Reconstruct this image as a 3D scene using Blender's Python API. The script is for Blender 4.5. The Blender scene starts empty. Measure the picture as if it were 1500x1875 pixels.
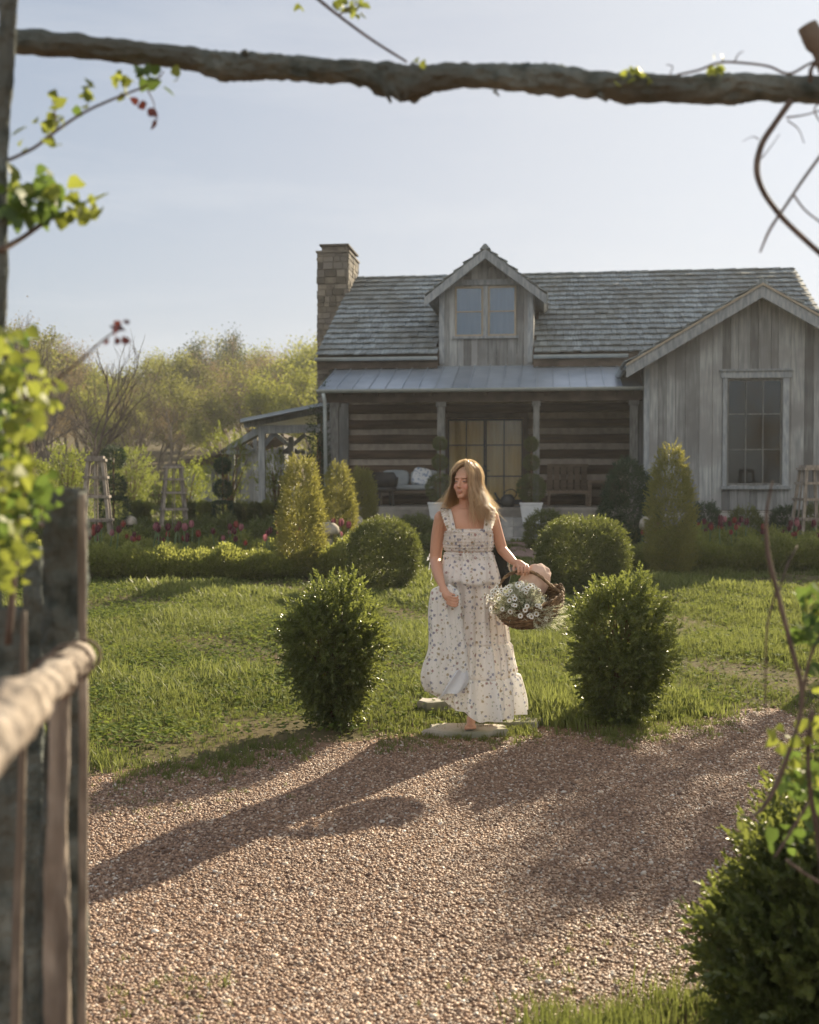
import bpy, bmesh, math, random
import numpy as np
from mathutils import Vector, Matrix, noise as mnoise
R=math.radians
random.seed(7); rng=np.random.default_rng(11)
S=bpy.context.scene; COL=S.collection

# ------------------------------------------------------------ camera, sky, sun, exposure
F=2100.0; PITCH=R(1.57); CZ=1.6
cam_d=bpy.data.cameras.new('camera'); cam=bpy.data.objects.new('camera',cam_d); COL.objects.link(cam)
cam.location=(0,0,CZ); cam.rotation_euler=(R(90)-PITCH,0,0)
cam_d.sensor_fit='HORIZONTAL'; cam_d.sensor_width=36; cam_d.lens=36*F/1500; cam_d.clip_end=3000; cam_d.clip_start=.05
cam_d.dof.use_dof=True; cam_d.dof.focus_distance=6.8; cam_d.dof.aperture_fstop=3.9
S.camera=cam
SUN_AZ=R(30); SUN_EL=R(25)        # azimuth to the right of the view axis (+Y)
w=bpy.data.worlds.new('World'); S.world=w; w.use_nodes=True
nt=w.node_tree; sky=nt.nodes.new('ShaderNodeTexSky'); sky.sky_type='NISHITA'; sky.sun_disc=False
sky.sun_elevation=SUN_EL; sky.sun_rotation=SUN_AZ; sky.air_density=1.0; sky.dust_density=2.2; sky.ozone_density=1.6; sky.altitude=200
bg=nt.nodes['Background']; bg.inputs['Strength'].default_value=0.10
# thin high haze: the sky's bright and dark parts lie closer together, slightly milky
m1=nt.nodes.new('ShaderNodeVectorMath'); m1.operation='MULTIPLY_ADD'; m1.inputs[1].default_value=(.305,.280,.245); m1.inputs[2].default_value=(1,1,1); nt.links.new(sky.outputs[0],m1.inputs[0])
m2=nt.nodes.new('ShaderNodeVectorMath'); m2.operation='DIVIDE'; nt.links.new(sky.outputs[0],m2.inputs[0]); nt.links.new(m1.outputs[0],m2.inputs[1])
# bright cloud bank added behind the camera, out of view, to fill the shade
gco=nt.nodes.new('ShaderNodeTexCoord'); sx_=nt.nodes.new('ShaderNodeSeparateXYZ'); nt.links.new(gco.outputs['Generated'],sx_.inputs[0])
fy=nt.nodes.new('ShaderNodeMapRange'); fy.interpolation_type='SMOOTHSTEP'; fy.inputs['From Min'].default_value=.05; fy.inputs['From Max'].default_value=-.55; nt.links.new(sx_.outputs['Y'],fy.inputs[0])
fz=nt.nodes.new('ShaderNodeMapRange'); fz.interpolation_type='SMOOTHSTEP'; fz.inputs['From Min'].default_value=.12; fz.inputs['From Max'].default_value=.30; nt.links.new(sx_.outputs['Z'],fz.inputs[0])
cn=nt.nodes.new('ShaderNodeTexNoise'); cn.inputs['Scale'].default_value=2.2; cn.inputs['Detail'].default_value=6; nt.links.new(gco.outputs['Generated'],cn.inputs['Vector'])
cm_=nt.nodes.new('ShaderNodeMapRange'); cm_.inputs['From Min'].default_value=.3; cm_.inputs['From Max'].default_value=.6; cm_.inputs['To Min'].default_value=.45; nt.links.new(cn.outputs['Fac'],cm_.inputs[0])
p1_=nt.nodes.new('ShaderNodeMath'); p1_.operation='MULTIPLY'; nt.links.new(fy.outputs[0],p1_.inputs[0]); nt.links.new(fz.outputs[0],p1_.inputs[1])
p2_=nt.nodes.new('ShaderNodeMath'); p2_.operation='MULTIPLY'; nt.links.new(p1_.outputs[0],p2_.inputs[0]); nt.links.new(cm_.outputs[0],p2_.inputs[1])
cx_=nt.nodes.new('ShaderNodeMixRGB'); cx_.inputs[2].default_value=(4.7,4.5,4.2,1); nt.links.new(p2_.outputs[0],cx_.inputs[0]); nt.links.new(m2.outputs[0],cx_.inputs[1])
wm_=nt.nodes.new('ShaderNodeMapping'); wm_.inputs['Scale'].default_value=(1.2,1.2,7); wm_.inputs['Rotation'].default_value=(0,R(8),0); nt.links.new(gco.outputs['Generated'],wm_.inputs[0])
wn_=nt.nodes.new('ShaderNodeTexNoise'); wn_.inputs['Scale'].default_value=1.7; wn_.inputs['Detail'].default_value=7; wn_.inputs['Roughness'].default_value=.6; nt.links.new(wm_.outputs[0],wn_.inputs['Vector'])
wr_=nt.nodes.new('ShaderNodeMapRange'); wr_.inputs['From Min'].default_value=.50; wr_.inputs['From Max'].default_value=.78; wr_.inputs['To Max'].default_value=.45; nt.links.new(wn_.outputs['Fac'],wr_.inputs[0])
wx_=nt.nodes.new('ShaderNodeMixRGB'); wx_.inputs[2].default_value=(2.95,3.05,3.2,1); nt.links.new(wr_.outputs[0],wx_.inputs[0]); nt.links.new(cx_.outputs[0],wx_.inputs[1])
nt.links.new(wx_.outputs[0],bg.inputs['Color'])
sd=bpy.data.lights.new('sun','SUN'); sd.energy=4.9; sd.angle=R(.6); sd.color=(1,.84,.60)
sun=bpy.data.objects.new('sun',sd); COL.objects.link(sun)
sdir=Vector((math.sin(SUN_AZ)*math.cos(SUN_EL),math.cos(SUN_AZ)*math.cos(SUN_EL),math.sin(SUN_EL)))
sun.rotation_euler=sdir.to_track_quat('Z','Y').to_euler(); sun.location=(20,20,30)
S.view_settings.view_transform='Standard'; S.view_settings.look='None'; S.view_settings.exposure=1.4; S.view_settings.gamma=1
S.cycles.max_bounces=8; S.cycles.transparent_max_bounces=8; S.cycles.volume_bounces=0
S.cycles.sample_clamp_indirect=4

# ------------------------------------------------------------ pixel -> world
def ray(px,py):
    x=(px-750)/F; y=(937.5-py)/F; c,s=math.cos(PITCH),math.sin(PITCH)
    return Vector((x,c+y*s,-s+y*c))
def at(px,py,D):
    d=ray(px,py); t=D/d.y; return Vector((d.x*t,D,CZ+d.z*t))
def sstep(a,b,x):
    t=np.clip((x-a)/(b-a),0,1); return t*t*(3-2*t)
EX=np.array([-40,-12,-4,-1.68,-.69,.17,1.32,2.6,6,14,40]); EY=np.array([1.5,3.5,5.2,5.98,6.86,7.16,7.33,7.9,8.8,10.5,14])
def edge_y(x): return np.interp(x,EX,EY)+.09*np.sin(x*3.1)+.05*np.sin(x*8.3+1)
def gz(x,y):
    x=np.asarray(x,float); y=np.asarray(y,float)
    z=.0165*np.clip(y-8,0,60)+.07*np.clip(y-55,0,200)
    lawn=sstep(-.1,.7,y-edge_y(x))
    z=z+lawn*(.035+.018*np.sin(x*1.7+y*.9)+.014*np.sin(x*3.3-y*2.1))
    return z
def ground(px,py):
    d=ray(px,py); D=1.
    lo,hi=1.,200.
    for _ in range(50):
        m=(lo+hi)/2; t=m/d.y; z=CZ+d.z*t
        if z>float(gz(d.x*t,m)): lo=m
        else: hi=m
    t=lo/d.y; return Vector((d.x*t,lo,float(gz(d.x*t,lo))))
def on_ground(px,D):
    x=(px-750)/F*D; return Vector((x,D,float(gz(x,D))))

# ------------------------------------------------------------ materials
def rgb(c): return (c[0],c[1],c[2],1)
def M(name,c1,c2=None,scale=5,stretch=(1,1,1),detail=6,rough=.8,bump=0,bscale=None,tone=0,spec=.3,transl=0,tcol=None,ramp=(.35,.65),metal=0,c3=None,s3=1,coat=0,dist=.01):
    m=bpy.data.materials.new(name); m.use_nodes=True; n=m.node_tree.nodes; l=m.node_tree.links
    b=n['Principled BSDF']; b.inputs['Roughness'].default_value=rough; b.inputs['Specular IOR Level'].default_value=spec; b.inputs['Metallic'].default_value=metal
    b.inputs['Coat Weight'].default_value=coat
    col=None
    tc=n.new('ShaderNodeTexCoord'); mp=n.new('ShaderNodeMapping'); mp.inputs['Scale'].default_value=stretch; l.new(tc.outputs['Object'],mp.inputs[0])
    if c2 is not None:
        nz=n.new('ShaderNodeTexNoise'); nz.inputs['Scale'].default_value=scale; nz.inputs['Detail'].default_value=detail; l.new(mp.outputs[0],nz.inputs['Vector'])
        r=n.new('ShaderNodeValToRGB'); r.color_ramp.elements[0].position=ramp[0]; r.color_ramp.elements[1].position=ramp[1]
        r.color_ramp.elements[0].color=rgb(c1); r.color_ramp.elements[1].color=rgb(c2); l.new(nz.outputs['Fac'],r.inputs[0]); col=r.outputs[0]
        if c3 is not None:
            n3=n.new('ShaderNodeTexNoise'); n3.inputs['Scale'].default_value=s3; n3.inputs['Detail'].default_value=3; l.new(tc.outputs['Object'],n3.inputs['Vector'])
            r3=n.new('ShaderNodeValToRGB'); r3.color_ramp.elements[0].position=.42; r3.color_ramp.elements[1].position=.62; l.new(n3.outputs['Fac'],r3.inputs[0])
            mx=n.new('ShaderNodeMixRGB'); mx.inputs[2].default_value=rgb(c3); l.new(r3.outputs[0],mx.inputs[0]); l.new(col,mx.inputs[1]); col=mx.outputs[0]
    else:
        c=n.new('ShaderNodeRGB'); c.outputs[0].default_value=rgb(c1); col=c.outputs[0]
    if tone:
        a=n.new('ShaderNodeAttribute'); a.attribute_name='tone'
        mm=n.new('ShaderNodeMath'); mm.operation='MULTIPLY_ADD'; mm.inputs[1].default_value=2*tone; mm.inputs[2].default_value=1-tone; l.new(a.outputs['Fac'],mm.inputs[0])
        hs=n.new('ShaderNodeVectorMath'); hs.operation='SCALE'; l.new(col,hs.inputs[0]); l.new(mm.outputs[0],hs.inputs['Scale']); col=hs.outputs[0]
    l.new(col,b.inputs['Base Color'])
    if bump:
        nb=n.new('ShaderNodeTexNoise'); nb.inputs['Scale'].default_value=bscale or scale*2; nb.inputs['Detail'].default_value=8; l.new(mp.outputs[0],nb.inputs['Vector'])
        bp=n.new('ShaderNodeBump'); bp.inputs['Strength'].default_value=bump; bp.inputs['Distance'].default_value=dist; l.new(nb.outputs['Fac'],bp.inputs['Height']); l.new(bp.outputs[0],b.inputs['Normal'])
    if transl:
        t=n.new('ShaderNodeBsdfTranslucent')
        if tcol is not None:
            mx=n.new('ShaderNodeMixRGB'); mx.blend_type='MIX'; mx.inputs[0].default_value=.75; mx.inputs[2].default_value=rgb(tcol); l.new(col,mx.inputs[1])
            if tone:
                v=n.new('ShaderNodeVectorMath'); v.operation='SCALE'; l.new(mx.outputs[0],v.inputs[0]); l.new(mm.outputs[0],v.inputs['Scale']); l.new(v.outputs[0],t.inputs[0])
            else: l.new(mx.outputs[0],t.inputs[0])
        else: l.new(col,t.inputs[0])
        ms=n.new('ShaderNodeMixShader'); ms.inputs[0].default_value=transl; l.new(b.outputs[0],ms.inputs[1]); l.new(t.outputs[0],ms.inputs[2])
        l.new(ms.outputs[0],n['Material Output'].inputs['Surface'])
    return m

# ------------------------------------------------------------ mesh helpers
def tag(o,label=None,cat=None,group=None,kind=None):
    if label: o['label']=label
    if cat: o['category']=cat
    if group: o['group']=group
    if kind: o['kind']=kind
    return o
def empty(name,loc,rz=0):
    o=bpy.data.objects.new(name,None); COL.objects.link(o); o.location=loc; o.rotation_euler=(0,0,rz); o.empty_display_size=.2
    return o
def link(name,me,mat,parent=None,loc=None):
    o=bpy.data.objects.new(name,me); COL.objects.link(o)
    for m in (mat if isinstance(mat,(list,tuple)) else [mat]):
        if m is not None: me.materials.append(m)
    if parent is not None: o.parent=parent
    if loc is not None: o.location=loc
    return o
def arr_mesh(name,V,Fa,tone=None,smooth=False,mi=None):
    """V (n,3) float, Fa (m,k) int"""
    V=np.ascontiguousarray(V,dtype=np.float32); Fa=np.ascontiguousarray(Fa,dtype=np.int32); k=Fa.shape[1]
    me=bpy.data.meshes.new(name); me.vertices.add(len(V)); me.vertices.foreach_set('co',V.ravel())
    me.loops.add(Fa.size); me.loops.foreach_set('vertex_index',Fa.ravel())
    me.polygons.add(len(Fa)); me.polygons.foreach_set('loop_start',np.arange(0,Fa.size,k,dtype=np.int32))
    if smooth: me.polygons.foreach_set('use_smooth',np.ones(len(Fa),dtype=bool))
    if mi is not None: me.polygons.foreach_set('material_index',np.asarray(mi,dtype=np.int32))
    me.update(calc_edges=True)
    if tone is not None:
        a=me.attributes.new('tone','FLOAT','POINT'); a.data.foreach_set('value',np.asarray(tone,dtype=np.float32))
    me.validate()
    return me
class MB:
    def __init__(s): s.v=[]; s.f=[]; s.t=[]
    def add(s,vs,fs,tone=None):
        o=len(s.v); s.v+= [tuple(p) for p in vs]; s.f+=[tuple(i+o for i in f) for f in fs]; t=random.random() if tone is None else tone; s.t+=[t]*len(vs)
    def box(s,x0,x1,y0,y1,z0,z1,tone=None):
        s.add([(x0,y0,z0),(x1,y0,z0),(x1,y1,z0),(x0,y1,z0),(x0,y0,z1),(x1,y0,z1),(x1,y1,z1),(x0,y1,z1)],
              [(0,3,2,1),(4,5,6,7),(0,1,5,4),(1,2,6,5),(2,3,7,6),(3,0,4,7)],tone)
    def hexa(s,p,tone=None):   # 8 points: bottom quad, top quad
        s.add(p,[(0,3,2,1),(4,5,6,7),(0,1,5,4),(1,2,6,5),(2,3,7,6),(3,0,4,7)],tone)
    def beam(s,a,b,w,h,up=(0,0,1),tone=None):
        a=Vector(a); b=Vector(b); d=(b-a).normalized(); up=Vector(up)
        sd=d.cross(up); 
        if sd.length<1e-4: sd=d.cross(Vector((0,1,0)))
        sd.normalize(); u=sd.cross(d).normalized(); sd*=w/2; u*=h/2
        s.hexa([a-sd-u,a+sd-u,b+sd-u,b-sd-u,a-sd+u,a+sd+u,b+sd+u,b-sd+u],tone)
    def tube(s,pts,rad,n=8,caps=True,tone=None,lump=0,seed=0,groove=0):
        pts=[Vector(p) for p in pts]; N=len(pts); rad=rad if hasattr(rad,'__len__') else [rad]*N
        vs=[]; fs=[]; ref=None
        for i,p in enumerate(pts):
            d=(pts[min(i+1,N-1)]-pts[max(i-1,0)]).normalized()
            if ref is None:
                ref=d.cross(Vector((0,0,1))); 
                if ref.length<.1: ref=d.cross(Vector((0,1,0)))
            ref=(ref-d*ref.dot(d)).normalized(); q=d.cross(ref)
            for k in range(n):
                a=2*math.pi*k/n; r=rad[i]
                o=ref*math.cos(a)+q*math.sin(a)
                if lump: r*=1+lump*mnoise.noise((p*9+o*.9+Vector((seed,0,0))))+.5*lump*mnoise.noise(p*38+o*3.5)
                if groove: r*=1+groove*(mnoise.noise(Vector((math.cos(a)*3.2,math.sin(a)*3.2,i*.11+seed)))+.6*mnoise.noise(Vector((math.cos(a)*8,math.sin(a)*8,i*.25+seed))))
                vs.append(p+o*r)
        for i in range(N-1):
            for k in range(n):
                a=i*n+k; b=i*n+(k+1)%n; fs.append((a,b,b+n,a+n))
        if caps:
            fs.append(tuple(range(n))[::-1]); fs.append(tuple((N-1)*n+k for k in range(n)))
        s.add(vs,fs,tone)
    def lathe(s,c,prof,n=16,tone=None,sx=1,sy=1,lump=0):
        vs=[];fs=[]; N=len(prof); c=Vector(c)
        for (r,z) in prof:
            for k in range(n):
                a=2*math.pi*k/n; q=1+(lump*mnoise.noise(Vector((math.cos(a)*2,math.sin(a)*2,z*6))+c) if lump else 0)
                vs.append(c+Vector((r*q*sx*math.cos(a),r*q*sy*math.sin(a),z)))
        for i in range(N-1):
            for k in range(n): a=i*n+k; b=i*n+(k+1)%n; fs.append((a,b,b+n,a+n))
        fs.append(tuple(range(n))[::-1]); fs.append(tuple((N-1)*n+k for k in range(n)))
        s.add(vs,fs,tone)
    def build(s,name,mat,parent=None,smooth=False,off=None,loc=None):
        me=bpy.data.meshes.new(name); v=s.v
        if off is not None: v=[(a-off[0],b-off[1],c-off[2]) for a,b,c in v]
        me.from_pydata(v,[],s.f); me.update()
        if smooth: me.polygons.foreach_set('use_smooth',[True]*len(me.polygons))
        a=me.attributes.new('tone','FLOAT','POINT'); a.data.foreach_set('value',s.t)
        return link(name,me,mat,parent,loc)
def spline(pts,n=6):
    """Catmull-Rom through tuples of any length"""
    P=[np.array(p,float) for p in pts]; P=[2*P[0]-P[1]]+P+[2*P[-1]-P[-2]]; out=[]
    for i in range(1,len(P)-2):
        for k in range(n):
            t=k/n; a,b,c,d=P[i-1:i+3]
            out.append(.5*((2*b)+(-a+c)*t+(2*a-5*b+4*c-d)*t*t+(-a+3*b-3*c+d)*t**3))
    out.append(P[-2]); return out
def frames(d,spin=None):
    """rotation matrices (N,3,3) whose z axis is d"""
    d=d/np.linalg.norm(d,axis=1,keepdims=True); N=len(d)
    r=rng.normal(size=(N,3)); x=np.cross(r,d); x/=np.linalg.norm(x,axis=1,keepdims=True)+1e-9; y=np.cross(d,x)
    return np.stack([x,y,d],axis=2)
def scatter(T,TF,P,Rm,Sc,tones,tt=None):
    N=len(P); n=len(T); Sc=np.asarray(Sc).reshape(N,1,-1)
    V=np.einsum('nij,kj->nki',Rm,T)*Sc if Sc.shape[2]==1 else np.einsum('nij,nkj->nki',Rm,T[None]*Sc)
    V=V+P[:,None,:]
    Fa=(TF[None]+(np.arange(N)*n)[:,None,None]).reshape(-1,TF.shape[1])
    tone=np.repeat(tones,n)
    if tt is not None: tone=np.clip(tone+np.tile(tt,N),0,1)
    return V.reshape(-1,3),Fa,tone
def leaf_t(L=1,W=.5,fold=.12):   # a leaf along +z, 2 quads folded on the midrib
    return np.array([(0,0,0),(W/2,fold*L,.3*L),(W*.38,fold*L,.72*L),(0,-.04*L,L),(-W*.38,fold*L,.72*L),(-W/2,fold*L,.3*L)]),np.array([(0,1,2,3),(0,3,4,5)])
def sprig(n=9,L=.09,ll=.022,lw=.013,rs=0,spread=1.0,quads=2):
    r=np.random.default_rng(rs); Vs=[];Fs=[];o=0;tt=[]
    T,TF=leaf_t(1,lw/ll,.1) if quads==2 else (np.array([(0,0,0),(.5*lw/ll,0,.45),(0,.08,1),(-.5*lw/ll,0,.45)]),np.array([(0,1,2,3)]))
    for i in range(n):
        z=L*(i+.3)/n; a=i*2.4+r.uniform(-.4,.4); tilt=R(r.uniform(35,65))*spread*(1-.5*i/n)
        d=Vector((math.cos(a)*math.sin(tilt),math.sin(a)*math.sin(tilt),math.cos(tilt)))
        q=d.to_track_quat('Z','Y').to_matrix(); q=np.array(q@Matrix.Rotation(r.uniform(-1,1),3,'Z'))
        s=ll*r.uniform(.75,1.15)*(1-.25*i/n)
        Vs.append((T*s)@q.T+np.array([0,0,z])); Fs.append(TF+o); o+=len(T); tt+= [r.uniform(-.15,.15)+.1*i/n]*len(T)
    return np.vstack(Vs),np.vstack(Fs),np.array(tt)
def lump3(d,seed,f=2.5):
    o=np.array([seed*1.3,seed*.7,-seed]); p=d*f+o
    return (np.sin(p[:,0]*1.3+np.sin(p[:,1]*1.7))+np.sin(p[:,1]*1.9+1.3*np.sin(p[:,2]))+np.sin(p[:,2]*2.3+np.sin(p[:,0]*2.1)))/3
# ------------------------------------------------------------ setting: ground, gravel, grass
def grid_mesh(name,x0,x1,nx,y0,y1,ny,zf,keep=None):
    xs=np.linspace(x0,x1,nx); ys=np.linspace(y0,y1,ny)
    X,Y=np.meshgrid(xs,ys); Z=zf(X,Y); V=np.stack([X,Y,Z],2).reshape(-1,3)
    i=np.arange(nx*ny).reshape(ny,nx); Fa=np.stack([i[:-1,:-1],i[:-1,1:],i[1:,1:],i[1:,:-1]],2).reshape(-1,4)
    return arr_mesh(name,V,Fa,smooth=True)
g_soil=M('soil_grass',(.075,.07,.036),(.125,.11,.058),scale=3,rough=1,bump=.6,bscale=40,spec=.05,c3=(.11,.085,.05),s3=.7)
# one sheet: non-uniform rows reaching the horizon
xs=np.concatenate([-np.geomspace(8,400,30)[::-1],np.linspace(-7.8,7.8,120),np.geomspace(8,400,30)])
ys=np.concatenate([[-200,-60,-20,-8],np.linspace(-4,26,200),np.geomspace(26.5,420,60)])
X,Y=np.meshgrid(xs,ys); Z=gz(X,Y)-.02; V=np.stack([X,Y,Z],2).reshape(-1,3); i=np.arange(len(xs)*len(ys)).reshape(len(ys),len(xs))
tag(link('ground',arr_mesh('ground',V,np.stack([i[:-1,:-1],i[:-1,1:],i[1:,1:],i[1:,:-1]],2).reshape(-1,4),smooth=True),g_soil),kind='structure')
# gravel drive: a sheet, with an irregular edge against the lawn
def near_grass(x,y):  # the grassy corner on the camera's side of the drive (>0 inside)
    return (3.95-y)+.55*np.clip(x-.55,-1.5,1)+.1*np.sin(x*5)+.06*np.sin(x*11+y*7)-.55
gm=M('gravel_bed',(.15,.09,.06),(.30,.19,.13),scale=70,rough=.9,bump=1,bscale=110,detail=4,ramp=(.3,.7),c3=(.26,.16,.10),s3=1.3,dist=.02)
xs=np.concatenate([-np.geomspace(6,60,20)[::-1],np.linspace(-5.8,5.8,160),np.geomspace(6,60,20)])
rows=np.linspace(0,1,90); X=np.repeat(xs[None],90,0); Y=-6+(edge_y(X)+.12+6)*rows[:,None]**.8
Z=gz(X,Y)*0+np.maximum(gz(X,Y)-.02,-.02)+.012+.006*np.sin(X*2+Y*3); V=np.stack([X,Y,Z],2).reshape(-1,3); i=np.arange(X.size).reshape(X.shape)
tag(link('gravel_drive',arr_mesh('gravel_drive',V,np.stack([i[:-1,:-1],i[:-1,1:],i[1:,1:],i[1:,:-1]],2).reshape(-1,4),smooth=True),gm),kind='structure')
# pebbles
def ico():
    bm=bmesh.new(); bmesh.ops.create_icosphere(bm,subdivisions=1,radius=1); v=np.array([p.co[:] for p in bm.verts]); f=np.array([[q.index for q in t.verts] for t in bm.faces]); bm.free(); return v,f
IV,IF=ico()
peb=bpy.data.materials.new('pebble'); peb.use_nodes=True; n=peb.node_tree.nodes; l=peb.node_tree.links; b=n['Principled BSDF']
a=n.new('ShaderNodeAttribute'); a.attribute_name='tone'; r=n.new('ShaderNodeValToRGB'); cr=r.color_ramp
cr.elements[0].position=0; cr.elements[0].color=(.10,.06,.042,1); cr.elements[1].position=1; cr.elements[1].color=(.5,.47,.43,1)
for p,c in ((.2,(.17,.10,.065)),(.45,(.29,.175,.11)),(.65,(.36,.24,.16)),(.82,(.27,.17,.115)),(.93,(.50,.40,.31))): cr.elements.new(p).color=rgb(c)
l.new(a.outputs['Fac'],r.inputs[0]); l.new(r.outputs[0],b.inputs['Base Color']); b.inputs['Roughness'].default_value=.55; b.inputs['Specular IOR Level'].default_value=.4
def pebbles(name,N,y0,y1,smin,smax,pw):
    y=y0+(y1-y0)*rng.random(N*2)**pw; x=rng.uniform(-1,1,N*2)*(y*.37+.3)
    cl=.5+.5*np.sin(x*2.3+1.2*np.sin(y*1.9))*np.sin(y*2.7+x)
    ok=(y<edge_y(x)+.05+.25*rng.normal(size=N*2)*.5)&(near_grass(x,y)<.15*rng.random(N*2))&(rng.random(N*2)<.88+.12*cl); x=x[ok][:N]; y=y[ok][:N]; N=len(x)
    s=(smin+(smax-smin)*rng.random(N)**1.6)*(1+.7*(rng.random(N)<.03)); z=np.maximum(gz(x,y)-.02,-.02)+.012+.006*np.sin(x*2+y*3)+s*.25
    P=np.stack([x,y,z],1); d=rng.normal(size=(N,3))*.25+np.array([0,0,1.]); Rm=frames(d)
    Sc=np.stack([s*rng.uniform(.7,1.25,N),s*rng.uniform(.7,1,N),s*rng.uniform(.35,.6,N)],1)
    V,Fa,t=scatter(IV,IF,P,Rm,Sc,rng.random(N)**1.1)
    o=link(name,arr_mesh(name,V,Fa,t,smooth=True),peb); tag(o,'loose red brown pea gravel covering the drive','gravel',kind='stuff')
pebbles('gravel',170000,2.9,8.6,.0042,.0100,1.2)
# grass
bl=[];bf=[];bt=[]; r_=np.random.default_rng(3)
def tuft(n,h,w,spread,rs):
    r_=np.random.default_rng(rs); Vs=[];Fs=[];tt=[];o=0
    for i in range(n):
        a=r_.uniform(0,6.28); ln=r_.uniform(.1,.75)*spread; hh=h*r_.uniform(.5,1.1); bx,by=r_.normal(size=2)*h*.35; ca,sa=math.cos(a),math.sin(a)
        p=[(bx,by,0),(bx+ca*ln*hh*.35,by+sa*ln*hh*.35,hh*.6),(bx+ca*ln*hh,by+sa*ln*hh,hh)]
        px,py=-sa*w/2,ca*w/2
        Vs+=[(p[0][0]-px,p[0][1]-py,-.01),(p[0][0]+px,p[0][1]+py,-.01),(p[1][0]+px*.8,p[1][1]+py*.8,p[1][2]),(p[1][0]-px*.8,p[1][1]-py*.8,p[1][2]),
             (p[2][0]+px*.15,p[2][1]+py*.15,p[2][2]),(p[2][0]-px*.15,p[2][1]-py*.15,p[2][2])]
        Fs+=[(o,o+1,o+2,o+3),(o+3,o+2,o+4,o+5)]; o+=6; tt+=[r_.uniform(-.2,.2)]*6
    return np.array(Vs),np.array(Fs),np.array(tt)
def gmat(name,c1,c2,tc,tr=.42,rough=.35,spec=.35):
    m=bpy.data.materials.new(name); m.use_nodes=True; n=m.node_tree.nodes; l=m.node_tree.links; b=n['Principled BSDF']; b.inputs['Roughness'].default_value=rough; b.inputs['Specular IOR Level'].default_value=spec
    a=n.new('ShaderNodeAttribute'); a.attribute_name='tone'; r=n.new('ShaderNodeValToRGB'); r.color_ramp.elements[0].color=rgb(c1); r.color_ramp.elements[1].color=rgb(c2)
    l.new(a.outputs['Fac'],r.inputs[0]); l.new(r.outputs[0],b.inputs['Base Color'])
    t=n.new('ShaderNodeBsdfTranslucent'); mx=n.new('ShaderNodeMixRGB'); mx.inputs[0].default_value=.5; mx.inputs[2].default_value=rgb(tc); l.new(r.outputs[0],mx.inputs[1]); l.new(mx.outputs[0],t.inputs[0])
    ms=n.new('ShaderNodeMixShader'); ms.inputs[0].default_value=tr; l.new(b.outputs[0],ms.inputs[1]); l.new(t.outputs[0],ms.inputs[2]); l.new(ms.outputs[0],n['Material Output'].inputs['Surface'])
    return m
grass_m=gmat('grass_blade',(.058,.082,.021),(.18,.202,.062),(.32,.355,.088),rough=.5,spec=.2)
clov_m=gmat('clover_leaf',(.06,.10,.02),(.15,.19,.045),(.29,.34,.06),rough=.75,spec=.12)
GV=[];GF=[];GT=[];go=[0]
def addg(T,P,Rm,Sc,t):
    V,Fa,tn=scatter(T[0],T[1],P,Rm,Sc,t,T[2]); GV.append(V);GF.append(Fa+go[0]);GT.append(tn);go[0]+=len(V)
tf=[tuft(12,.060,.006,1.0,i) for i in range(4)]; tl=[tuft(9,.095,.006,.9,10+i) for i in range(3)]; tfar=[tuft(9,.075,.016,1.0,20+i) for i in range(3)]
PATCH=[(-2.2,8.3,.55),(-.95,8.7,.6),(-2.0,9.6,.9),(-1.7,7.0,.5),(-.9,11.2,1.0),(-3.4,12.5,1.0),(-3.2,9.2,.7),(-.3,9.6,.6),(1.0,12.4,.8),(-4.6,15,1.1)]
def patchy(x,y): return (np.sin(x*1.9+1.1*np.sin(y*1.3))+np.sin(y*2.2+x*.7+2)+.6*np.sin(x*5.1+y*3.7))/2.6
def gplace(Ts,N,y0,y1,pw,s0,s1,wid=.40,bare=-.9):
    for T in Ts:
        k=N//len(Ts); y=y0+(y1-y0)*rng.random(k)**pw; x=rng.uniform(-1,1,k)*(y*wid+.4)
        e=y-edge_y(x); p=patchy(x,y); ok=(e>.02+.14*rng.normal(size=k)+.12*(p<-.2))&(p>bare*rng.random(k)-.25-.5*(e>.8))&(rng.random(k)<np.clip(np.where(x<-1.0,.04+e*.75,.25+e*1.5),0,1))
        inm=np.zeros(len(x),bool)
        for cx,cy,cr_ in PATCH: inm|=((x-cx)**2+((y-cy)*.8)**2<cr_**2*.45*rng.random(len(x)))
        ok&=~inm; x=x[ok];y=y[ok];p=p[ok];k=len(x)
        P=np.stack([x,y,gz(x,y)-.02],1); Rm=frames(np.array([0,0,1.])+rng.normal(size=(k,3))*.1)
        sc=rng.uniform(s0,s1,k)*np.clip(1+1.0*p,.25,2.2); addg(T,P,Rm,sc,np.clip(.5+.6*p+rng.normal(size=k)*.2,0,1))
gplace(tf,30000,5.8,14,1.2,.6,1.15); gplace(tl,9000,6.2,15,1.2,.5,1.1); gplace(tfar,26000,13,30,1.2,.6,1.3)
gplace(tfar,9000,26,60,1.3,1.2,2.6,wid=.45)
k=2600; x=rng.uniform(-3,4,k); y=edge_y(x)+rng.normal(size=k)*.16-.05; kk=np.sin(x*4.3)+np.sin(x*9.1+2)>-.4; x=x[kk];y=y[kk];k=len(x)
addg(tf[1],np.stack([x,y,gz(x,y)-.012],1),frames(np.array([0,0,1.])+rng.normal(size=(k,3))*.25),rng.uniform(.25,.8,k),rng.uniform(.1,.9,k))
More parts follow.
